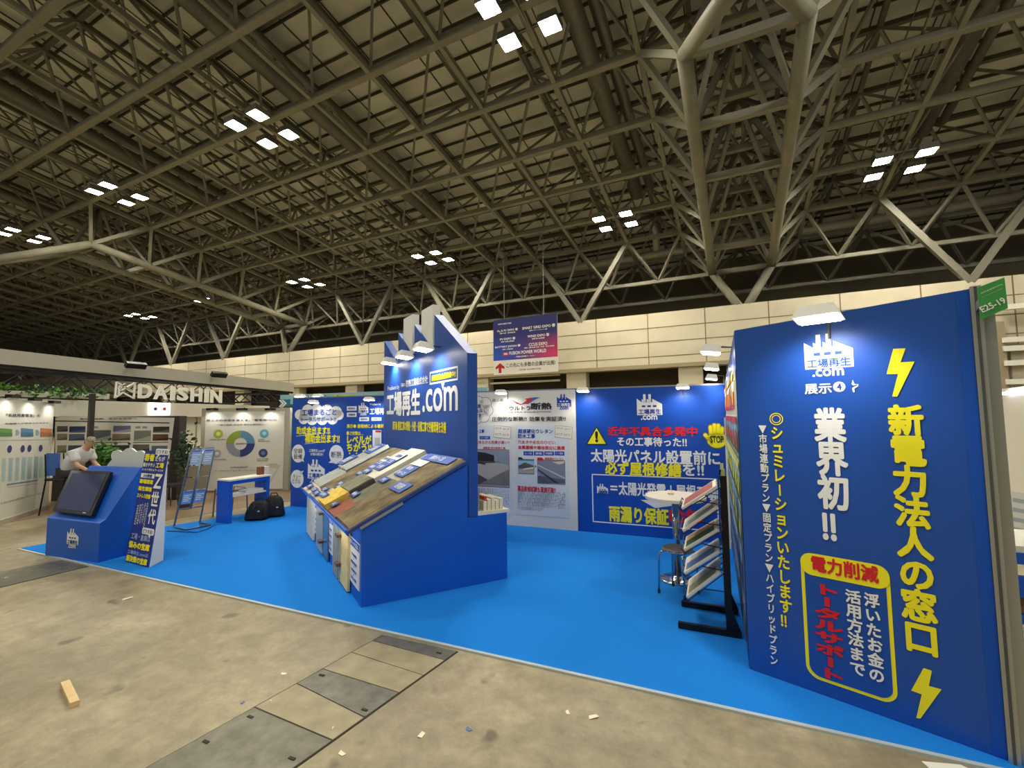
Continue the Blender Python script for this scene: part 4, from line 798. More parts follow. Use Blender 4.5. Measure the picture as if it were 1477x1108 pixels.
# ------------------------------------------------------------------ blue shelf counter with white top
sA, sB_, sC = fl(308.5, 755), fl(329, 757), fl(384, 744.5); s1 = (sC-sB_).normalized(); s2 = Vector((-s1.y, s1.x, 0)); SW = (sC-sB_).length+.06; SD = .36
def Q(a, b, z): return sB_+s1*a+s2*b+Vector((0, 0, z))
t = thing('shelf_counter', 'open blue counter with white top and shelf, black bags before it', 'counter', Q(SW/2, SD/2, .012)); SHH = .84
def qb(a0, a1, b0, b1, z0, z1, m, name, parent=t, label=None):
    mb = MB(); mb.hexa([Q(a, b, z) for z in (z0, z1) for a, b in ((a0, b0), (a1, b0), (a1, b1), (a0, b1))], m); o = mb.build(name, parent)
    if label: o['label'] = label
    return o
qb(0, .07, 0, SD, .012, SHH-.03, FB, 'side_panel'); qb(SW-.07, SW, 0, SD, .012, SHH-.03, FB, 'side_panel'); qb(.07, SW-.07, 0, .03, SHH-.1, SHH-.03, FB, 'front_rail')
qb(-.01, SW+.01, -.02, SD, SHH-.03, SHH, WPAN, 'counter_top', label='white top'); qb(.07, SW-.07, .01, SD, .5, .53, WPAN, 'shelf', label='white shelf')
x = tag(qb(.4, .78, .08, .3, .532, .575, cmat((222, 224, 224)), 'paper_stack', None), 'white paper stack lying on the white shelf', 'papers')
for nm, a, c, lab in (('carton', .72, (120, 70, 50), 'small brown carton standing on the white counter top'), ('leaflet_box', .84, (216, 208, 196), 'small white and red box beside the brown carton on the counter top')):
    tag(qb(a, a+.11, .14, .22, SHH+.001, SHH+.16, cmat(c), nm, None), lab, 'box')
ch = thing('folding_chair', 'chrome tubed chair seen through the open blue counter', 'chair', Q(.55, .6, 0)); mb = MB()
for a in (.35, .75):
    mb.tube([Q(a, .5, .012), Q(a, .55, .5), Q(a, .6, .56), Q(a, .95, .56), Q(a, 1.0, .0)], .013, GW_, 8)
mb.tube([Q(.35, .57, .54), Q(.75, .57, .54)], .013, GW_, 8); mb.build('frame', ch, True)
mb = MB(); mb.hexa([Q(a, b, z) for z in (.44, .47) for a, b in ((.37, .58), (.73, .58), (.73, .95), (.37, .95))], mat('chair_dark', (40, 42, 46), .6)); mb.build('seat', ch)
# black bags
BAG = mat('bag_black', (16, 16, 18), .7, noise=(9, .4, 3))
def bag(p, wx, wy, hh, label, lean, rot, pocket=True):
    p = Vector((p.x, p.y, .014)); t = thing('bag', label, 'bag', p); u = Vector((math.cos(rot), math.sin(rot), 0)); v = Vector((-u.y, u.x, 0)); mb = MB(); n = 20; rings = []
    for z, r in ((0, .8), (.02, 1.0), (.15, 1.05), (.4, 1.02), (.65, .93), (.85, .78), (.95, .6), (1.0, .34)):
        ring = []
        for k in range(n):
            a = 2*math.pi*k/n; cxx, syy = math.cos(a), math.sin(a); pw = .55
            xx = math.copysign(abs(cxx)**pw, cxx)*r*wx/2; yy = math.copysign(abs(syy)**pw, syy)*r*wy/2*(1-.25*z)
            w_ = 1+.05*math.sin(5*a+9*z)
            ring.append(p+u*(xx*w_+lean*z*hh)+v*yy*w_+Vector((0, 0, z*hh)))
        rings += ring
    fs = [(i*n+k, i*n+(k+1) % n, (i+1)*n+(k+1) % n, (i+1)*n+k) for i in range(7) for k in range(n)] + [tuple(range(n))[::-1], tuple(7*n+k for k in range(n))]
    mb.add(rings, fs, BAG); mb.build('body', t, True)
    if pocket:
        mb = MB(); c = p-v*wy*.5+Vector((0, 0, hh*.34)); mb.box(c+u*lean*.3*hh, (wx*.72, .07, hh*.48), BAG, u, v); mb.build('front_pocket', t)
        mb = MB(); mb.box(c-v*.037+u*(wx*.2+lean*.3*hh)+Vector((0, 0, .06)), (.035, .006, .025), cmat((200, 200, 205)), u, v); mb.build('badge', t)
    mb = MB(); top = p+u*lean*hh+Vector((0, 0, hh*.97)); mb.tube([top-u*.07, top-u*.05+Vector((0, 0, .06)), top+u*.05+Vector((0, 0, .06)), top+u*.07], .012, BAG, 6); mb.build('handle', t, True)
    mb = MB(); mb.tube([p-v*wy*.42+u*(-wx*.1+lean*.8*hh)+Vector((0, 0, hh*.8)), p-v*wy*.62-u*wx*.1+Vector((0, 0, hh*.35)), p-v*wy*.5-u*wx*.25+Vector((0, 0, .03))], .014, BAG, 6); mb.build('strap', t, True)
bag(fl(363, 752)+Vector((0, .1, 0)), .4, .24, .37, 'black backpack slumped against the open blue counter, left one', .14, .55)
bag(fl(387, 747)+Vector((0.05, .1, 0)), .36, .22, .42, 'black upright bag with handle, right of the slumped backpack', -.04, .75)
# ------------------------------------------------------------------ high table, stool, brochure stand
CHR = mat('chrome', (190, 192, 196), .12, 1.0); tcn = Vector((-.435, 5.93, .012)); TH = 1.005
t = thing('high_table', 'round white high table on a chrome column and disc foot', 'table', tcn)
mb = MB(); mb.lathe(tcn, [(.335, TH-.045), (.352, TH-.04), (.352, TH-.006), (.345, TH)], mat('table_white', (226, 218, 202), .4), 40); mb.build('table_top', t)
mb = MB(); mb.lathe(tcn, [(.042, .03), (.042, TH-.045)], CHR, 20); mb.build('column', t, True)
mb = MB(); mb.lathe(tcn, [(.215, 0), (.215, .012), (.19, .022), (.06, .034), (.05, .05)], CHR, 36); mb.build('foot', t, True)
tag(MB().lathe(tcn+Vector((-.05, .05, TH)), [(.035, 0), (.04, .02), (.03, .022)], cmat((205, 196, 176)), 16).build('ashtray'), 'small pale dish on the round white table', 'dish')
sc = Vector((-.40, 5.50, .012)); t = thing('stool', 'round dark-seated stool with bent chrome legs beside the high table', 'stool', sc)
SH = .5; mb = MB(); mb.lathe(sc, [(.155, SH-.03), (.165, SH-.025), (.165, SH-.008), (.15, SH)], mat('stool_seat', (92, 88, 82), .5, .2), 28); mb.build('seat', t)
mb = MB(); mb.lathe(sc, [(.167, SH-.032), (.17, SH-.03), (.17, SH-.018), (.167, SH-.016)], CHR, 28); mb.build('seat_rim', t, True)
for k in range(4):
    a = math.radians(20+90*k); d = Vector((math.cos(a), math.sin(a), 0)); mb = MB()
    mb.tube([sc+d*.12+Vector((0, 0, SH-.035)), sc+d*.18+Vector((0, 0, SH-.045)), sc+d*.205+Vector((0, 0, SH-.09)), sc+d*.215+Vector((0, 0, .03))], .011, CHR, 8); o = mb.build('leg', t, True)
    mb = MB(); mb.lathe(sc+d*.215, [(.015, 0), (.016, .035)], mat('rubber', (20, 20, 20), .7), 10); mb.build('rubber_foot', o)
BLK = mat('rack_black', (16, 16, 20), .4, .3); bx = .085; y0, y1 = 4.63, 5.15
t = thing('brochure_stand', 'black two-post brochure stand with five sloping wire trays', 'brochure rack', (bx, 4.89, .012))
RZ = 1.43
for yy in (y0, y1):
    mb = MB(); mb.box((bx, yy, RZ/2+.03), (.055, .03, RZ-.05), BLK); mb.build('post', t)
    mb = MB(); mb.box((-.085, yy, .043), (.53, .045, .05), BLK); o = mb.build('foot', t)
    mb = MB(); mb.prism([(bx+.028, yy-.01, .07), (bx+.09, yy-.01, .07), (bx+.028, yy-.01, .24)], (0, .02, 0), BLK); mb.build('gusset', o)
    mb = MB(); mb.box((bx, yy, RZ+.03), (.03, .02, .07), cmat((190, 190, 130))); mb.build('post_tip', t)['label'] = 'pale post tip'
mb = MB(); mb.beam((bx, y0, .3), (bx, y1, .3), .03, .03, BLK); mb.beam((bx, y0, RZ-.03), (bx, y1, RZ-.03), .03, .03, BLK); mb.build('cross_bar', t)
trays = (((984, 738), (1036, 705), (150, 80, 76), 'brochures with a red-brown cover in the top tray of the black stand'), ((985.8, 770.5), (1037, 735), (150, 158, 156), 'grey patterned brochures in the second tray of the black stand'),
         ((987.4, 798), (1038.5, 768), (60, 98, 50), 'green and tan brochures in the third tray of the black stand'), ((988, 832), (1041, 799), (98, 122, 168), 'white and blue brochures in the fourth tray of the black stand'), ((992, 867), (1042, 829), (150, 150, 112), 'white and olive brochures in the lowest tray of the black stand'))
WHB = cmat((226, 220, 206))
for (lo, hi, c, lab) in trays:
    pl_ = pln(*lo, (0, y0, 0), (0, 1, 0)); pr_ = pln(*hi, (0, y0, 0), (0, 1, 0)); sv = pr_-pl_; pr_ = pl_+sv*((bx-.03-pl_.x)/sv.x); sv = pr_-pl_; sL = sv.length; su = sv.normalized(); nn = Vector((-su.z, 0, su.x)); DY = Vector((0, y1-y0, 0))
    mb = MB(); W5 = .005
    for f in (0, .33, .66, 1): mb.tube([pl_+DY*f+nn*.0, pr_+DY*f], W5, BLK, 5)
    mb.tube([pl_, pl_+DY], W5, BLK, 5); mb.tube([pl_+nn*.05, pl_+DY+nn*.05], W5, BLK, 5); mb.tube([pr_, pr_+DY], W5, BLK, 5)
    for f in (0, .5, 1): mb.tube([pl_+DY*f, pl_+DY*f+nn*.05], W5, BLK, 5)
    for f in (0, 1): mb.tube([Vector((bx, y0+(y1-y0)*f, pr_.z-.16)), pl_+DY*f+sv*.45], W5, BLK, 5)
    mb.build('wire_tray', t)
    for k in range(1):
        d0 = DY*.04; d1 = DY*.96; h = .03
        lb = lab if k == 0 else lab.replace('brochures', 'second pile of brochures', 1)
        b_ = thing('brochure_pile', lb if k == 0 else lab.replace(' in the', ' at the far end of the', 1), 'brochures', pl_+d0, 'brochures in the black stand'); lo_ = nn*.009; hi_ = nn*h
        mb = MB(); P = [pl_+d0+su*.01, pr_+d0-su*.02, pr_+d1-su*.02, pl_+d1+su*.01]; mb.hexa([p+lo_ for p in P]+[p+hi_ for p in P], WHB); mb.build('pages', b_)
        i0, i1 = .13, .87
        mb = MB(); R_ = lambda f, g: P[0]+(P[1]-P[0])*f+(P[3]-P[0])*g+hi_
        mb.hexa([R_(f, g)+nn*.0005 for f, g in ((.06, .08), (.9, .08), (.9, .92), (.06, .92))]+[R_(f, g)+nn*.002 for f, g in ((.06, .08), (.9, .08), (.9, .92), (.06, .92))], cmat(c))
        c2 = {60: (206, 160, 110), 98: (226, 224, 216), 150: (214, 206, 190)}.get(c[0], (220, 214, 200))
        mb.hexa([R_(f, g)+nn*.0022 for f, g in ((.06, .5), (.9, .5), (.9, .92), (.06, .92))]+[R_(f, g)+nn*.003 for f, g in ((.06, .5), (.9, .5), (.9, .92), (.06, .92))], cmat(c2)) if c[0] != 150 or c[1] != 80 else None
        mb.build('cover', b_)
# ------------------------------------------------------------------ neighbouring booth at the left
WOODF = mat('brown_floor_mat', (128, 104, 78), .6, noise=(2, .1, 3))
mb = MB(); q = [fl(x, y, .006) for x, y in ((-40, 764), (66, 744), (235, 752), (330, 735), (425, 722), (425, 690), (-40, 690))]; mb.prism(q, (0, 0, -.006), WOODF); tag(mb.build('floor_mat'), 'brown wood-look floor of the neighbouring booth at left', 'floor covering')
SHEET = mat('cloth_white', (216, 212, 198), .7); FRM = mat('taupe_frame', (176, 168, 150), .6); DKF = mat('dark_frame', (46, 38, 34), .6)
def arm_light(p, aim, e=9):
    l = bpy.data.lights.new('arm_light', 'SPOT'); l.energy = e; l.color = (1, .97, .9); l.spot_size = math.radians(130); l.spot_blend = .9; l.shadow_soft_size = .08
    o = bpy.data.objects.new('arm_light', l); COL.objects.link(o); o.location = p+Vector((0, 0, -.05))-Vector(aim)*.12; o.rotation_euler = (Vector(aim)*.6-Vector((0, 0, 1))).to_track_quat('-Z', 'Y').to_euler()
# white poster wall at the left edge
L1 = fl(69, 735); lg = Vector((-.727, .687, 0)).normalized(); LH = 2.42
def LP(a, z, d=0): return L1-lg*a+Vector((0, 0, z))+Vector((lg.y, -lg.x, 0))*d
lnn = Vector((-lg.y, lg.x, 0)); lnn = lnn if (CAM-L1).dot(lnn) > 0 else -lnn
t = thing('poster_wall', 'white poster wall with bar chart and coloured boxes at the left picture edge', 'exhibition wall panel', LP(1.2, .01))
mb = MB(); mb.hexa([L1-lg*a-lnn*d+Vector((0, 0, z)) for z in (.1, LH) for a, d in ((2.6, 0), (0, 0), (0, .1), (2.6, .1))], SHEET); mb.build('cloth_face', t)
mb = MB(); mb.hexa([L1-lg*a-lnn*d+Vector((0, 0, z)) for z in (.006, .1) for a, d in ((2.6, -.02), (0, -.02), (0, .12), (2.6, .12))], FRM); mb.build('base', t)
A = Art(L1-lg*2.6, lg); DT = (60, 58, 78)
zz = lambda x, y: (x/9.23, 560+y/9.23); z2 = lambda x, y: (x/9.23, 660+y/9.23)
A.text('『系統用蓄電池』の', *zz(75, 385), *zz(530, 345), DT, .02); A.text('早期導入が競争力を決める', *zz(60, 482), *zz(640, 455), DT, .02)
for x0, x1, c in ((-40, 160, (110, 160, 96)), (275, 440, (96, 136, 172)), (535, 690, (206, 136, 92))):
    A.ppoly([zz(x0, 530), zz(x1, 545), zz(x1, 645), zz(x0, 648)], c, 'coloured_box', 1); A.ppoly([zz(x0, 585), zz(x1, 595), zz(x1, 645), zz(x0, 648)], tuple(int(v*.85) for v in c), 'coloured_box', 2)
for x in (205, 470): A.ppoly([zz(x, 555), zz(x+35, 555), zz(x+52, 590), zz(x+35, 630), zz(x, 630)], (150, 164, 176), 'arrow', 1)
A.ppoly([zz(-40, 690), zz(665, 680), zz(665, 688), zz(-40, 706)], (190, 180, 170), 'rule', 1)
for x, y in ((125, 812), (300, 808), (390, 803), (540, 800)):
    a, b = A.px(*zz(x, y)); A.ell(a, b, .075, .075, (70, 66, 120), 'dot', 1)
for i, x in enumerate((55, 145, 235, 320, 405, 485, 555, 625)):
    A.ppoly([zz(x-28, 935-i*5), zz(x+24, 935-i*5), z2(x+8, 325-i*10), z2(x-40, 328-i*10)], (160, 186, 188) if i % 2 else (172, 192, 190), 'bar_chart', 1)
A.ppoly([z2(85, 355), z2(500, 295), z2(500, 312), z2(85, 375)], (112, 142, 172), 'rule', 1); A.ppoly([z2(95, 395), z2(490, 345), z2(490, 352), z2(95, 405)], (206, 160, 158), 'rule', 1)
A.text('TSK 自家蓄電', *z2(150, 515), *z2(370, 460), DT, .0); A.text('全国の系統用蓄電所の設計から運営まで', *z2(0, 605), *z2(600, 470), (120, 120, 120), .0)
A.build(t)
for i, (x, s_) in enumerate(((19, 'leftmost'), (51, 'middle'), (79, 'right'))):
    p = pln(x, 569+ (x*.14), L1+lnn*.1, lnn); lt = thing('wall_light', 'black arm light on top of the white poster wall, %s of three' % s_, 'spotlight', p, 'black lights on the poster wall'); arm_light(p, -lnn); mb = MB(); mb.box(p+Vector((0, 0, 0)), (.3, .1, .06), BLK, lg, lnn); mb.build('head', lt); mb = MB(); mb.beam(p, Vector((p.x, p.y, LH+.03))-lnn*.12, .02, .02, BLK); mb.build('arm', lt)
# dark framed photo panel behind the seated person
Dp = fl(254, 722); dg_ = -Vector((RT.x, RT.y, 0)).normalized(); dn = Vector((-dg_.y, dg_.x, 0)); dn = dn if (CAM-Dp).dot(dn) > 0 else -dn; DH = hz(261, 600, Dp)
t = thing('photo_panel', 'dark framed panel with white poster of small photos behind seated person', 'exhibition wall panel', Dp)
W_ = 3.1; mb = MB(); mb.hexa([Dp+dg_*a-dn*d+Vector((0, 0, z)) for z in (.01, DH) for a, d in ((0, 0), (W_, 0), (W_, .25), (0, .25))], DKF); mb.build('frame', t)
A = Art(Dp+dg_*W_, -dg_); z3 = lambda x, y: (120+x/8.206, 540+y/8.206)
A.ppoly([z3(1082, 515), z3(1012, 1080), z3(-330, 1095), z3(-330, 492)], (214, 210, 200), 'poster_sheet', 1)
A.text('繋がる信頼、広がる未来へ', *z3(-40, 540), *z3(640, 512), (120, 112, 100), .03, lay=3)
A.ppoly([z3(1025, 570), z3(1025, 582), z3(-330, 558), z3(-330, 547)], (52, 44, 40), 'rule', 2)
for x0, y0, x1, y1, c, c2 in ((105, 660, 330, 785, (92, 96, 100), (150, 156, 160)), (355, 608, 565, 685, (98, 98, 130), (150, 150, 172)), (345, 705, 560, 785, (130, 112, 92), (92, 78, 66)), (600, 665, 805, 790, (120, 122, 112), (168, 166, 140)), (828, 618, 1022, 690, (54, 50, 46), (96, 98, 92)), (822, 708, 1010, 785, (96, 64, 48), (58, 40, 34)), (585, 830, 785, 920, (104, 96, 84), (66, 58, 48)), (805, 845, 1000, 1000, (90, 104, 122), (120, 128, 130)), (-310, 612, -180, 680, (92, 88, 96), (60, 60, 72)), (-165, 615, 30, 690, (44, 56, 92), (80, 90, 110)), (-310, 705, -185, 780, (128, 122, 104), (92, 90, 80)), (-170, 705, 20, 785, (88, 96, 120), (60, 68, 90)), (-310, 840, -195, 930, (128, 130, 92), (96, 104, 70)), (-180, 840, -20, 930, (70, 78, 84), (52, 56, 60))):
    A.prect(*z3(x0, y1), *z3(x1, y0), c, 'small_photo', 2); A.ppoly([z3(x0, y1-8), z3(x1, (y0+y1)/2), z3(x1, y1-6), z3(x0, y1)], c2, 'small_photo', 3)
for x0, x1, y in ((115, 550, 800), (590, 1010, 800)): A.prect(*z3(x0, y+12), *z3(x1, y), (60, 52, 48), 'rule', 2)
A.prect(*z3(150, 1060), *z3(550, 838), (56, 48, 44), 'text_field', 2)
for k in range(5): A.prect(*z3(200+20*(k % 2), 880+38*k), *z3(420-30*(k % 3), 866+38*k), (190, 186, 180), 'text_field', 3)
for x in (120, 620, 700): A.prect(*z3(x, 640), *z3(x+60, 615), (150, 146, 138), 'small_logo', 2)
A.build(t)
pp_ = fl(124, 736); b_ = hz(130, 568, pp_); 
mb = MB(); mb.box((pp_.x, pp_.y, b_/2+.005), (.09, .09, b_-.01), DKF); tag(mb.build('booth_post'), 'thin dark post standing before the photo panel left of the person', 'post')
# donut chart wall
d0, d1 = fl(292, 711), fl(409, 708); du = (d1-d0).normalized(); dnn = Vector((du.y, -du.x, 0)); DW = (d1-d0).length; DHt = 2.3
t = thing('poster_wall', 'white poster wall with ring chart and Japanese headline', 'exhibition wall panel', (d0+d1)/2)
mb = MB(); mb.hexa([d0+du*a-dnn*d+Vector((0, 0, z)) for z in (.01, DHt) for a, d in ((-.1, 0), (DW+.12, 0), (DW+.12, .16), (-.1, .16))], FRM); mb.build('frame', t)
mb = MB(); mb.hexa([d0+du*a+dnn*d+Vector((0, 0, z)) for z in (.06, DHt-.1) for a, d in ((.02, .03), (DW-.02, .03), (DW-.02, 0), (.02, 0))], SHEET); mb.build('cloth_face', t)
A = Art(d0+dnn*.031, du); z7 = lambda x, y: (240+x/5.54, 580+y/5.54)
A.text('再エネの未来を支える、“蓄電池”の力', *z7(320, 158), *z7(880, 134), (70, 70, 92), .02); A.text('〜施工実績×安全性 場所も選択肢も〜', *z7(405, 190), *z7(805, 172), (110, 108, 110), .01)
c0 = A.px(*z7(592, 333)); r1 = (A.px(*z7(708, 333))[0]-A.px(*z7(478, 333))[0])/2; r0 = r1*.44; rz = r1*.96
for s_, c in ((0, (92, 140, 168)), (1, (140, 158, 70)), (2, (150, 148, 160)), (3, (52, 68, 120))):
    pts = [(c0[0]+r1*math.cos(math.pi/2*(s_+i/8)), c0[1]+rz*math.sin(math.pi/2*(s_+i/8))) for i in range(9)] + [(c0[0]+r0*math.cos(math.pi/2*(s_+i/8)), c0[1]+r0*math.sin(math.pi/2*(s_+i/8))) for i in range(8, -1, -1)]
    A.poly(pts, c, 'ring_chart', 1)
A.text('DAISHIN', *z7(555, 338), *z7(635, 326), (80, 90, 110), .02)
for x, y, r, c in ((415, 255, 38, (168, 178, 70)), (782, 252, 36, (110, 166, 182)), (773, 408, 36, (62, 76, 112)), (405, 412, 34, (168, 168, 170))):
    a, b = A.px(*z7(x, y)); rr = abs(A.px(*z7(x+r, y))[0]-a); A.ell(a, b, rr, rr, c, 'round_icon', 1); A.ell(a, b, rr*.45, rr*.45, tuple(min(255, v+50) for v in c), 'round_icon', 2)
for s_, x0, x1, y in (('HYBRID BATTERY', 345, 475, 306), ('POWER', 733, 785, 304), ('MAINTENANCE', 733, 828, 318), ('LAND AND GRID', 722, 820, 460), ('CONSULTATION', 722, 810, 474), ('MANAGEMENT', 378, 482, 465)): A.text(s_, *z7(x0, y), *z7(x1, y-10), (96, 96, 104), .02)
A.text('DAISHINが', *z7(512, 530), *z7(652, 512), (90, 90, 96), .02); A.text('トータルコーディネートいたします!', *z7(392, 556), *z7(765, 538), (90, 90, 96), .02)
A.ppoly([z7(780, 520), z7(800, 500), z7(840, 490), z7(880, 492), z7(900, 510), z7(880, 525), z7(790, 528)], (196, 184, 158), 'tree_drawing', 1)
A.ppoly([z7(820, 640), z7(905, 500), z7(912, 502), z7(830, 640)], (186, 186, 190), 'tree_drawing', 1)
A.build(t)
for x, s_ in ((306, 'left'), (349, 'middle'), (390, 'right')):
    p = pln(x, 590.5, d0+dnn*.12, dnn); lt = thing('wall_light', 'small black light on the ring chart wall, %s of three' % s_, 'spotlight', p, 'black lights on the ring chart wall'); arm_light(p, -dnn); mb = MB(); mb.box(p, (.26, .1, .06), BLK, du, dnn); mb.build('head', lt); mb = MB(); mb.beam(p, Vector((p.x, p.y, DHt+.01))-dnn*.16, .02, .02, BLK); mb.build('arm', lt)
# fascia beam with lamps, carried by a post
BX = -13.0; be = pln(424, 552.6, (BX, 0, 0), (1, 0, 0)); be2 = pln(424, 565.4, (BX, 0, 0), (1, 0, 0)); bn = pln(0, 503, (BX, 0, 0), (1, 0, 0)); bn2 = pln(0, 525, (BX, 0, 0), (1, 0, 0))
kz = (be.z-bn.z)/(be.y-bn.y); kz2 = (be2.z-bn2.z)/(be2.y-bn2.y); yN = 1.5
t = thing('fascia_beam', 'long grey fascia beam of the neighbouring booth on a black post', 'beam', (BX, 10.8, 0))
zt_ = lambda y: be.z+kz*(y-be.y); zb_ = lambda y: be2.z+kz2*(y-be.y)
mb = MB(); mb.hexa([(BX, yN, zb_(yN)), (BX, be.y, be2.z), (BX-.3, be.y, be2.z), (BX-.3, yN, zb_(yN)), (BX, yN, zt_(yN)), (BX, be.y, be.z), (BX-.3, be.y, be.z), (BX-.3, yN, zt_(yN))], mat('fascia_grey', (178, 172, 156), .6)); mb.build('fascia', t)
mb = MB(); mb.box((BX-.15, 10.75, be2.z/2), (.09, .09, be2.z), BLK); mb.box((BX-.15, 10.75, be2.z-.06), (.3, .3, .1), BLK); mb.build('post', t)
mb = MB()
for x_ in (BX-.05, BX-.28): mb.beam((x_, yN, zb_(yN)-.03), (x_, be.y, be2.z-.03), .05, .05, BLK)
mb.build('under_rail', t)
for x, y, s_ in ((196, 527, 'left'), (316, 540.5, 'right')):
    p = pln(x, y, (BX+.25, 0, 0), (1, 0, 0)); lt = thing('beam_light', 'black flat floodlight on the grey fascia beam, %s one' % s_, 'spotlight', p, 'lights on the fascia beam'); mb = MB(); mb.box(p, (.1, .42, .14), BLK, Vector((.8, 0, -.6)), (0, 1, 0), Vector((.6, 0, .8))); mb.build('head', lt); mb = MB(); mb.beam(p, (BX-.1, p.y, p.z-.02), .04, .04, BLK); mb.build('arm', lt)
def lattice(name, p, q, s_, label, n, cat='truss'):
    p, q = Vector(p), Vector(q); d = (q-p); sd_ = d.cross(Vector((0, 0, 1))).normalized()*s_/2; u_ = Vector((0, 0, s_/2)); t = thing(name, label, cat, p); mb = MB()
    for a in (-1, 1):
        for b in (-1, 1): mb.beam(p+sd_*a+u_*b, q+sd_*a+u_*b, .045, .045, BLK)
    mb.build('chords', t); mb = MB()
    for i in range(n):
        f0_, f1_ = i/n, (i+1)/n
        for a in (-1, 1): mb.beam(p+d*f0_+sd_*a+u_*(1 if i % 2 else -1), p+d*f1_+sd_*a-u_*(1 if i % 2 else -1), .025, .025, BLK)
        for b in (-1, 1): mb.beam(p+d*f0_+u_*b+sd_*(1 if i % 2 else -1), p+d*f1_+u_*b-sd_*(1 if i % 2 else -1), .025, .025, BLK)
    mb.build('bracing', t)
lattice('lighting_truss', (-13.4, 10.7, 2.72), (-22, 10.7, 2.72), .28, 'black lattice truss running left from the fascia beam post', 18)
lattice('lighting_truss', (-15.9, 1.5, 3.05), (-15.9, 10.4, 2.95), .42, 'black lattice truss above the planter behind the fascia beam', 20)
# letters on the white header
XL = -15.0; t = thing('header_wall', 'white header wall of the neighbouring booth under the large letters', 'exhibition wall panel', (XL, 8.5, 0))
mb = MB(); mb.hexa([(XL, 2.0, 2.14), (XL, 11.8, 2.06), (XL-.4, 11.8, 2.06), (XL-.4, 2.0, 2.14), (XL, 2.0, 2.57), (XL, 11.8, 2.47), (XL-.4, 11.8, 2.47), (XL-.4, 2.0, 2.57)], WPAN); mb.build('header', t)
mb = MB(); mb.box((XL-.25, 10.0, 1.05), (.2, 3.7, 2.08), WPAN); mb.build('wall', t)
for y in (8.6, 9.3, 10.3): mb = MB(); mb.box((XL-.14, y, 1.05), (.03, .03, 2.05), FRM); mb.build('joint_strip', t)
for y in (2.2, 5.2, 8.2): mb = MB(); mb.box((XL-.2, y, 1.05), (.1, .1, 2.1), DKF); mb.build('post', t)
mb = MB(); LQ = pln(229, 590, (XL, 0, 0), (1, 0, 0)); mb.box((XL+.03, LQ.y, LQ.z), (.06, .55, .36), mat('lit_box', (255, 252, 244), .4, emit=2.2)); o = mb.build('lit_sign', t); o['label'] = 'glowing white sign with small marks'
for y, c in ((LQ.y-.12, (96, 100, 140)), (LQ.y+.12, (214, 90, 96))):
    mb = MB(); mb.tube([(XL+.061, y, LQ.z), (XL+.066, y, LQ.z)], .05, cmat(c), 14); mb.build('mark', o)
lw = [(231, 'D'), ]
LT = mat('letter_white', (246, 244, 236), .5)
edges = [(199.5, 220.5, 'D'), (222, 243, 'A'), (246.5, 253.5, 'I'), (256, 272.5, 'S'), (275.5, 292.5, 'H'), (295.5, 302, 'I'), (304, 321, 'N')]
ltop = lambda x: 553.5+(x-200)*.077; lbot = lambda x: 574.5+(x-200)*.062
th = thing('letter_sign', 'large white free-standing letters DAISHIN on the neighbouring booth header', 'sign', (XL, 8.8, 2.55))
for x0, x1, ch in edges:
    p_ = [pln(x, y, (XL, 0, 0), (1, 0, 0)) for x, y in ((x0, lbot(x0)), (x1, ltop(x1)))]; vs_, fs_ = glyphs(ch, -.035); xs = [v[0] for v in vs_]; ys = [v[1] for v in vs_]
    X0, X1, Y0, Y1 = min(xs), max(xs), min(ys), max(ys); mp_ = lambda x, y, d: (XL+d, p_[0].y+(x-X0)/(X1-X0)*(p_[1].y-p_[0].y), p_[0].z+(y-Y0)/(Y1-Y0)*(p_[1].z-p_[0].z))
    mb = MB(); n = len(vs_); mb.add([mp_(v[0], v[1], 0) for v in vs_]+[mp_(v[0], v[1], -.05) for v in vs_], list(fs_)+[tuple(n+i for i in f[::-1]) for f in fs_], LT)
    ec = {}
    for f in fs_:
        for i in range(len(f)): ec[(f[i], f[(i+1) % len(f)])] = 1
    mb.add([mp_(v[0], v[1], 0) for v in vs_]+[mp_(v[0], v[1], -.05) for v in vs_], [(a, a+n, b+n, b) for a, b in ec if (b, a) not in ec], LT); mb.build('letter', th)
mb = MB(); g = lambda x, y: pln(120+x/8.206, 540+y/8.206, (XL, 0, 0), (1, 0, 0))
for ln in ([(395, 90), (375, 280), (470, 215), (600, 285)], [(395, 90), (600, 215)], [(610, 100), (450, 190)], [(610, 100), (600, 290)], [(430, 130), (420, 240)], [(415, 180), (500, 110), (430, 170)], [(500, 160), (560, 200)]):
    for a, b in zip(ln[:-1], ln[1:]): mb.beam(g(*a), g(*b), .035, .05, LT, Vector((1, 0, 0)))
mb.build('emblem', th)['label'] = 'interlaced triangle emblem'
# planter of greenery on the header
LEAF = mat('leaf_green', (74, 128, 44), .6, noise=(5, .3, 2)); LEAFD = mat('leaf_dark', (40, 70, 34), .6, noise=(5, .3, 2))
def leaves(mb, c, r, n, m, s_=.09):
    for i in range(n):
        p = Vector(c)+Vector((random.gauss(0, r[0]), random.gauss(0, r[1]), random.gauss(0, r[2]))); d = Vector((random.uniform(-1, 1), random.uniform(-1, 1), random.uniform(-.4, 1))).normalized(); sd_ = d.cross(Vector((random.uniform(-1, 1), random.uniform(-1, 1), random.uniform(-1, 1)))).normalized()*s_*.35
        L_ = s_*random.uniform(.8, 1.7); k = d.cross(sd_).normalized()*s_*.15; mb.add([p, p+d*L_*.4+sd_+k, p+d*L_, p+d*L_*.4-sd_+k], [(0, 1, 2, 3)], m)
t = thing('planter', 'long white planter with green foliage on top of the left booth', 'planter', (XL, 5.2, 2.6)); mb = MB(); mb.box((XL-.2, 4.6, 2.65), (.35, 4.6, .14), WPAN); mb.build('trough', t)
mb = MB(); 
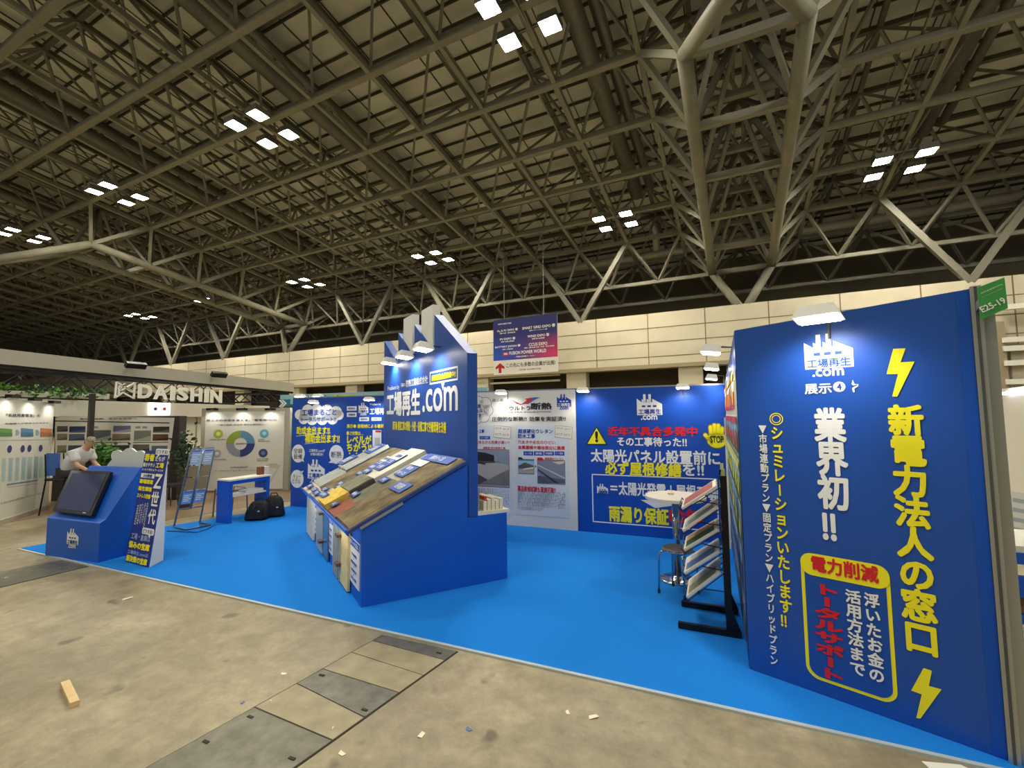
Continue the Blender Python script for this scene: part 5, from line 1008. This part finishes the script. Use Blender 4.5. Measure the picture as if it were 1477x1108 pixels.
for i in range(26): leaves(mb, (XL-.12+random.uniform(-.1, .2), 2.5+i*.17, 2.72+random.uniform(-.08, .06)), (.08, .08, .07), 26, LEAF if i % 3 else LEAFD, .1)
mb.build('foliage', t, fix=False)
def plant(p, h, r, label, m, n=170, s_=.2):
    p = Vector(p); t = thing('potted_plant', label, 'plant', p); mb = MB(); mb.lathe(p, [(.13, .0), (.17, .3), (.15, .3), (.14, .26)], mat('pot', (60, 56, 52), .5), 18); mb.build('pot', t)
    mb = MB()
    for k in range(5): a = k*1.26; mb.tube([p+Vector((0, 0, .26)), p+Vector((.05*math.cos(a), .05*math.sin(a), h*.5)), p+Vector((r*.6*math.cos(a), r*.6*math.sin(a), h*.9))], .012, mat('stem', (92, 84, 52), .7), 6)
    mb.build('stem', t); mb = MB(); leaves(mb, p+Vector((0, 0, h*.68)), (r*.5, r*.5, h*.17), n, m, s_); mb.build('foliage', t, fix=False)
plant(fl(150, 730), 1.35, .36, 'green leafy potted plant behind the seated person', LEAF, 420, .12)
plant(fl(267, 734), 1.6, .24, 'dark tall potted plant right of the photo panel', LEAFD, 260, .1)
# dark chairs and small table behind the leaning poster
def dchair(p, rot, label, m):
    p = Vector(p); u = Vector((math.cos(rot), math.sin(rot), 0)); v = Vector((-u.y, u.x, 0)); t = thing('chair', label, 'chair', p, 'chairs of the left booth')
    mb = MB(); mb.box(p+Vector((0, 0, .45)), (.44, .44, .05), m, u, v); mb.build('seat', t); mb = MB(); mb.box(p-u*.2+Vector((0, 0, .72)), (.05, .42, .42), m, u, v); mb.build('backrest', t)
    for a, b in ((-1, -1), (-1, 1), (1, -1), (1, 1)): mb = MB(); mb.tube([p+u*a*.17+v*b*.17+Vector((0, 0, .43)), p+u*a*.22+v*b*.22+Vector((0, 0, .006))], .012, CHR, 6); mb.build('leg', t)
dchair(fl(243, 728), .4, 'black padded chair glimpsed between leaning poster and wire rack', mat('chair_dark', (40, 42, 46), .6))
# tall blue chair and the seated person
er = Vector((RT.x, RT.y, 0)).normalized(); ef = Vector((-er.y, er.x, 0)); cb = fl(82, 741); cb.z = .006
t = thing('tall_chair', 'tall dark-legged chair with blue backrest beside the poster wall', 'chair', cb)
mb = MB(); mb.box(cb+er*.1+Vector((0, 0, .74)), (.42, .4, .05), mat('chair_dark', (40, 42, 46), .6), er, ef); mb.build('seat', t)
bb = cb-er*.02-ef*.1; mb = MB(); mb.hexa([bb+er*a+ef*b+Vector((0, 0, z)) for z in (.82, 1.3) for a, b in ((-.13, -.06), (.14, -.06), (.14, -.02), (-.13, -.02))], mat('chair_blue', (66, 104, 180), .7)); mb.build('backrest', t)
for a, b in ((-.08, -.2), (-.08, .2), (.3, -.2), (.3, .2)): mb = MB(); mb.tube([cb+er*a+ef*b+Vector((0, 0, .73)), cb+er*(a*1.5-.03)+ef*b*1.15+Vector((0, 0, 0))], .014, BLK, 6); mb.build('leg', t)
mb = MB(); mb.tube([cb-er*.1+ef*.22+Vector((0, 0, .3)), cb+er*.38+ef*.22+Vector((0, 0, .3))], .011, BLK, 6); mb.build('footrest', t)
for b in (-.2, .2): mb = MB(); mb.tube([cb-er*.08+ef*b+Vector((0, 0, .73)), cb-er*.13+ef*b+Vector((0, 0, 1.28))], .012, BLK, 6); mb.build('back_post', t)
def skin(name, joints, edges_, m, parent, root=0, sub=2):
    me = bpy.data.meshes.new(name); me.from_pydata([j[0] for j in joints], edges_, []); o = bpy.data.objects.new(name, me); COL.objects.link(o)
    md = o.modifiers.new('skin', 'SKIN'); md.use_smooth_shade = True
    for i, j in enumerate(joints):
        r = j[1]; r = (r, r) if not isinstance(r, tuple) else r; me.skin_vertices[0].data[i].radius = r; me.skin_vertices[0].data[i].use_root = (i == root)
    s_ = o.modifiers.new('sub', 'SUBSURF'); s_.levels = sub; s_.render_levels = sub
    me.materials.append(m); o.parent = parent; o.matrix_parent_inverse = Matrix.Translation(-parent.location); return o
SKINM = mat('skin', (206, 160, 130), .6); SHIRT = mat('white_shirt', (206, 206, 208), .8); TROU = mat('dark_trousers', (44, 44, 50), .8); HAIR = mat('grey_hair', (150, 146, 128), .8, noise=(30, .3, 3)); SHOE = mat('shoe', (26, 24, 24), .4)
P0 = cb+er*.12+ef*.02
def b3(x, y, z): return P0+er*x+ef*y+Vector((0, 0, z))              # x: facing, y: away from the viewer
pt_ = thing('person', 'grey-haired person in white shirt sitting bent forward behind the monitor', 'person', cb+er*.12)
body = [(b3(0, 0, .86), .11), (b3(.12, 0, 1.02), .1), (b3(.24, 0, 1.2), .11), (b3(.34, 0, 1.3), .07), (b3(.42, 0, 1.38), .055), (b3(.47, 0, 1.45), .075), (b3(.5, 0, 1.54), .085), (b3(.49, 0, 1.6), .06)]
ed = [(i, i+1) for i in range(7)]
def limb(root, pts):
    k = root
    for p, r in pts: body.append((p, r)); ed.append((k, len(body)-1)); k = len(body)-1
    return k
hands = []
for s in (-1, 1):
    hands.append(limb(3, [(b3(.33, .17*s, 1.29), .06), (b3(.42, .21*s, 1.05), .047), (b3(.62, .16*s, .93), .037), (b3(.68, .14*s, .93), .034), (b3(.73, .13*s, .925), .03)]))
    limb(0, [(b3(.08, .1*s, .84), .1), (b3(.46, .12*s, .84), .065), (b3(.47, .12*s, .55), .055), (b3(.4, .12*s, .38), .045), (b3(.46, .12*s, .33), .035)])
    h = hands[-1]
    for f in range(4): limb(h, [(b3(.755, (.13+.018*(f-1.5))*s, .925), .0095), (b3(.785-.003*abs(f-1.3), (.13+.022*(f-1.5))*s, .918), .0085), (b3(.805-.004*abs(f-1.3), (.13+.023*(f-1.5))*s, .905), .0075)])
    limb(h-1, [(b3(.7, (.13-.035)*s, .925), .011), (b3(.735, (.13-.05)*s, .915), .009)])
bo_ = skin('body', body, ed, SKINM, pt_)
sh = [(b3(-.02, 0, .82), .17), (b3(.1, 0, 1.0), .185), (b3(.23, 0, 1.19), .2), (b3(.33, 0, 1.3), .15), (b3(.4, 0, 1.37), .085)]; se_ = [(0, 1), (1, 2), (2, 3), (3, 4)]
for s in (-1, 1): sh += [(b3(.33, .18*s, 1.28), .105), (b3(.41, .21*s, 1.1), .085)]; se_ += [(3, len(sh)-2), (len(sh)-2, len(sh)-1)]
skin('shirt', sh, se_, SHIRT, pt_)
tr = [(b3(0, 0, .84), .145)]; te = []
for s in (-1, 1):
    k = len(tr); tr += [(b3(.08, .1*s, .84), .112), (b3(.47, .12*s, .845), .077), (b3(.475, .12*s, .55), .066), (b3(.41, .12*s, .38), .058)]; te += [(0, k), (k, k+1), (k+1, k+2), (k+2, k+3)]
    skin('shoe', [(b3(.39, .12*s, .335), .045), (b3(.46, .12*s, .322), .042), (b3(.55, .12*s, .318), .03)], [(0, 1), (1, 2)], SHOE, pt_)
skin('trousers', tr, te, TROU, pt_)
hd = b3(.5, 0, 1.53)
mb = MB(); n = 16; rings = []
for i in range(7):
    th_ = i/6*math.pi*.62; rings += [hd-er*.012+er*.108*math.sin(th_)*math.cos(a)+ef*.088*math.sin(th_)*math.sin(a)+Vector((0, 0, .02+.098*math.cos(th_)-(.03 if math.cos(a) < 0 else -.02)*math.sin(th_)**2)) for a in [2*math.pi*k/n for k in range(n)]]
mb.add(rings, [(i*n+k, i*n+(k+1) % n, (i+1)*n+(k+1) % n, (i+1)*n+k) for i in range(6) for k in range(n)], HAIR); mb.build('hair', pt_, True)
mb = MB(); mb.tube([hd+er*.085+Vector((0, 0, .02)), hd+er*.108+Vector((0, 0, -.012)), hd+er*.088+Vector((0, 0, -.022))], [.008, .014, .01], SKINM, 8); mb.build('nose', pt_, True)
for s in (-1, 1):
    mb = MB(); mb.lathe(hd+er*.082+ef*.033*s+Vector((0, 0, .012)), [(.003, -.008), (.009, 0), (.003, .008)], mat('eye', (40, 30, 26), .3), 8); mb.build('eye', pt_)
    mb = MB(); mb.box(hd+ef*.086*s-er*.005+Vector((0, 0, -.01)), (.035, .014, .055), SKINM, er, ef); mb.build('ear', pt_)
mb = MB(); mb.box(hd+er*.088+Vector((0, 0, -.05)), (.012, .045, .01), mat('lips', (160, 100, 90), .6), er, ef); mb.build('mouth', pt_)
# bright neighbouring booth behind the left blue walls
Yb = 9.6; t = thing('exhibition_wall', 'bright sky-and-field printed wall seen above the left blue walls', 'exhibition wall panel', (-9, Yb, 0))
e0, e1 = pln(404, 577, (0, Yb, 0), (0, 1, 0)), pln(556, 563, (0, Yb, 0), (0, 1, 0)); hb_ = pln(470, 567.5, (0, Yb, 0), (0, 1, 0)).z
mb = MB(); mb.box(((e0.x+e1.x+3)/2, Yb+.03, hb_/2), (e1.x+3-e0.x, .06, hb_), cmat((150, 196, 206))); mb.build('panel', t)
A = Art((e0.x, Yb, 0), (1, 0, 0))
A.prect(404, 760, 428, 583, (60, 96, 66), 'mural', 1); A.prect(404, 586, 419, 576, (50, 120, 150), 'mural', 2)
A.ppoly([(480, 578), (480, 570), (500, 569), (553, 569), (553, 580)], (214, 214, 96), 'mural', 1); A.ppoly([(482, 576), (487, 570), (496, 577)], (60, 66, 40), 'mural', 2); A.ppoly([(430, 574), (440, 571), (470, 572), (478, 576), (430, 577)], (226, 236, 236), 'mural', 1)
for dx in (0, 4): A.ppoly([(402+dx, 577), (405+dx, 577), (410+dx, 582), (405+dx, 587), (402+dx, 587), (407+dx, 582)], WHITE, 'chevron', 3)
A.build(t)
for x, s_ in ((433, 'left'), (459, 'right')): spot(pln(x, 571.5, (0, Yb-.3, 0), (0, 1, 0)), (0, -1, 0), 'small white spotlight above the leftmost blue wall, %s of the pair beyond it' % s_, 10, 1.0, .28, 'spotlights of the booth behind')
# ------------------------------------------------------------------ glimpse past the right end
XR = 4.3; wl = pln(1438.7, 562, (XR, 0, 0), (1, 0, 0)); t = thing('exhibition_wall', 'white wall panel of the next booth at the right picture edge', 'exhibition wall panel', (XR, wl.y-1, 0)); yy1 = wl.y-2.6
mb = MB(); mb.hexa([(XR, yy1, .01), (XR, wl.y, .01), (XR+.05, wl.y, .01), (XR+.05, yy1, .01), (XR, yy1, wl.z+.06), (XR, wl.y, wl.z), (XR+.05, wl.y, wl.z), (XR+.05, yy1, wl.z+.06)], WPAN); mb.build('panel', t)
mb = MB(); a_, b_ = pln(1448, 568, (XR-.05, 0, 0), (1, 0, 0)), pln(1500, 556, (XR-.05, 0, 0), (1, 0, 0)); mb.beam(a_, b_, .04, .04, mat('tube_light', (236, 236, 255), .4, emit=5)); mb.build('light_tube', t)
A = Art((XR, wl.y, 0), (0, -1, 0)); A.ppoly([(1459.5, 709), (1480, 712), (1480, 788), (1457, 778)], (200, 204, 204), 'paper_poster', 1)
for k in range(4): A.ppoly([(1461.5, 718+14*k), (1478, 721+14*k), (1478, 727+14*k), (1461, 724+14*k)], (150, 160, 172), 'paper_poster', 2)
A.build(t)
def tb(x0, x1, y0, y1, z0, z1, m, name, parent, label=None):
    mb = MB(); mb.box(((x0+x1)/2, (y0+y1)/2, (z0+z1)/2), (x1-x0, y1-y0, z1-z0), m); o = mb.build(name, parent)
    if label: o['label'] = label
    return o
ty = 5.0; tx = pln(1450, 790, (0, ty, 0), (0, 1, 0)); zt2 = tx.z
t = thing('work_table', 'blue fronted white topped table in the next booth at right edge', 'table', (tx.x+.5, ty+.3, 0))
tb(tx.x, XR-.02, ty, ty+.7, zt2-.03, zt2+.02, WPAN, 'table_top', t, 'white top'); tb(tx.x, XR-.02, ty-.01, ty+.03, zt2-.12, zt2-.03, FB, 'apron', t)
lz = pln(1455, 830, (0, ty, 0), (0, 1, 0)).z; hzb = pln(1455, 860, (0, ty, 0), (0, 1, 0)).z; 
tb(tx.x+.03, XR-.02, ty, ty+.04, hzb, lz, FB, 'front_panel', t); tb(tx.x+.03, XR-.02, ty, ty+.5, pln(1455, 898, (0, ty, 0), (0, 1, 0)).z, pln(1455, 888, (0, ty, 0), (0, 1, 0)).z, FB, 'lower_shelf', t); tb(tx.x+.03, tx.x+.08, ty+.04, ty+.6, .012, zt2-.03, FB, 'side_panel', t)
CARD = mat('cardboard', (160, 128, 84), .8)
tag(tb(tx.x+.1, XR-.1, ty+.1, ty+.4, pln(1455, 888, (0, ty, 0), (0, 1, 0)).z+.001, hzb+.02, CARD, 'cardboard_box', None), 'brown cardboard box on the lower shelf of the right table', 'box')
# ------------------------------------------------------------------ things lying on the floor
k0, k1 = fl(93.5, 989.5), fl(107.5, 1020); kd = (k1-k0).normalized(); kc = (k0+k1)/2; kc.z = .019
mb = MB(); mb.box(kc, ((k1-k0).length, .05, .035), mat('raw_wood', (216, 188, 138), .7, noise=(12, .1, 4)), kd, Vector((-kd.y, kd.x, 0))); tag(mb.build('wood_offcut'), 'short pale wood block lying on the concrete at left', 'wood block')
def scrap(x, y, s_, c, label):
    p = fl(x, y, .004); a = random.random()*6; mb = MB(); u = Vector((math.cos(a), math.sin(a), 0))*s_; v = Vector((-u.y, u.x, 0))*.6
    mb.prism([p-u-v, p+u-v*.6+Vector((0, 0, .006)), p+u*.7+v, p-u*.8+v*.7], (0, 0, -.002), cmat(c)); tag(mb.build('paper_scrap'), label, 'scrap', 'scraps on the hall floor')
WS = (236, 226, 200)
for x, y, s_, c, lab in ((409, 972, .022, WS, 'white paper scrap left of the strip of floor plates'), (392.7, 1009.5, .018, WS, 'white scrap on the concrete plate between two dark steel plates, upper left one'), (440, 1020, .016, WS, 'white scrap in the middle of the concrete plate between dark steel plates'), (477, 1052, .022, WS, 'curled white scrap near the right edge of the concrete plate'), (493, 1087, .024, WS, 'white scrap right of the largest steel plate at the bottom'),
        (350, 1013.6, .018, (84, 116, 170), 'blue scrap beside the largest steel plate'), (184.5, 863, .05, WS, 'pale long scrap before the leaning poster'), (608, 1060, .03, WS, 'triangular white scrap right of the floor plates'), (856, 1033.7, .035, WS, 'largest white square scrap below the carpet edge'), (818.6, 1027.6, .02, WS, 'thin curled scrap beside the largest white scrap'), (676, 1052, .022, (84, 116, 170), 'blue scrap right of the triangular white scrap'), (14, 833, .05, WS, 'white scrap on the left dark floor plate')): scrap(x, y, s_, c, lab)
mb = MB(); mb.tube([fl(x, y, .02) for x, y in ((241, 766), (262, 767), (284, 768), (300, 763), (309, 757))], .007, BLK, 6); tag(mb.build('cable'), 'thin black cable on the carpet before the wire rack', 'cable')
q = [fl(x, y, .003) for x, y in ((1329, 1098), (1345, 1112), (1420, 1118), (1385, 1103))]
mb = MB(); mb.prism(q, (0, 0, -.002), cmat((232, 228, 216))); tag(mb.build('paper_sheet'), 'white paper sheet on the floor at the bottom right', 'paper')
q = [fl(x, y, .005) for x, y in ((1438, 1100.5), (1436, 1106), (1482, 1114), (1482, 1106))]
mb = MB(); mb.prism(q, (0, 0, -.002), cmat((150, 200, 120))); tag(mb.build('floor_tape'), 'pale green tape on the floor by the aluminium post', 'tape')
_to.hide_render = True; bpy.data.objects.remove(_to)
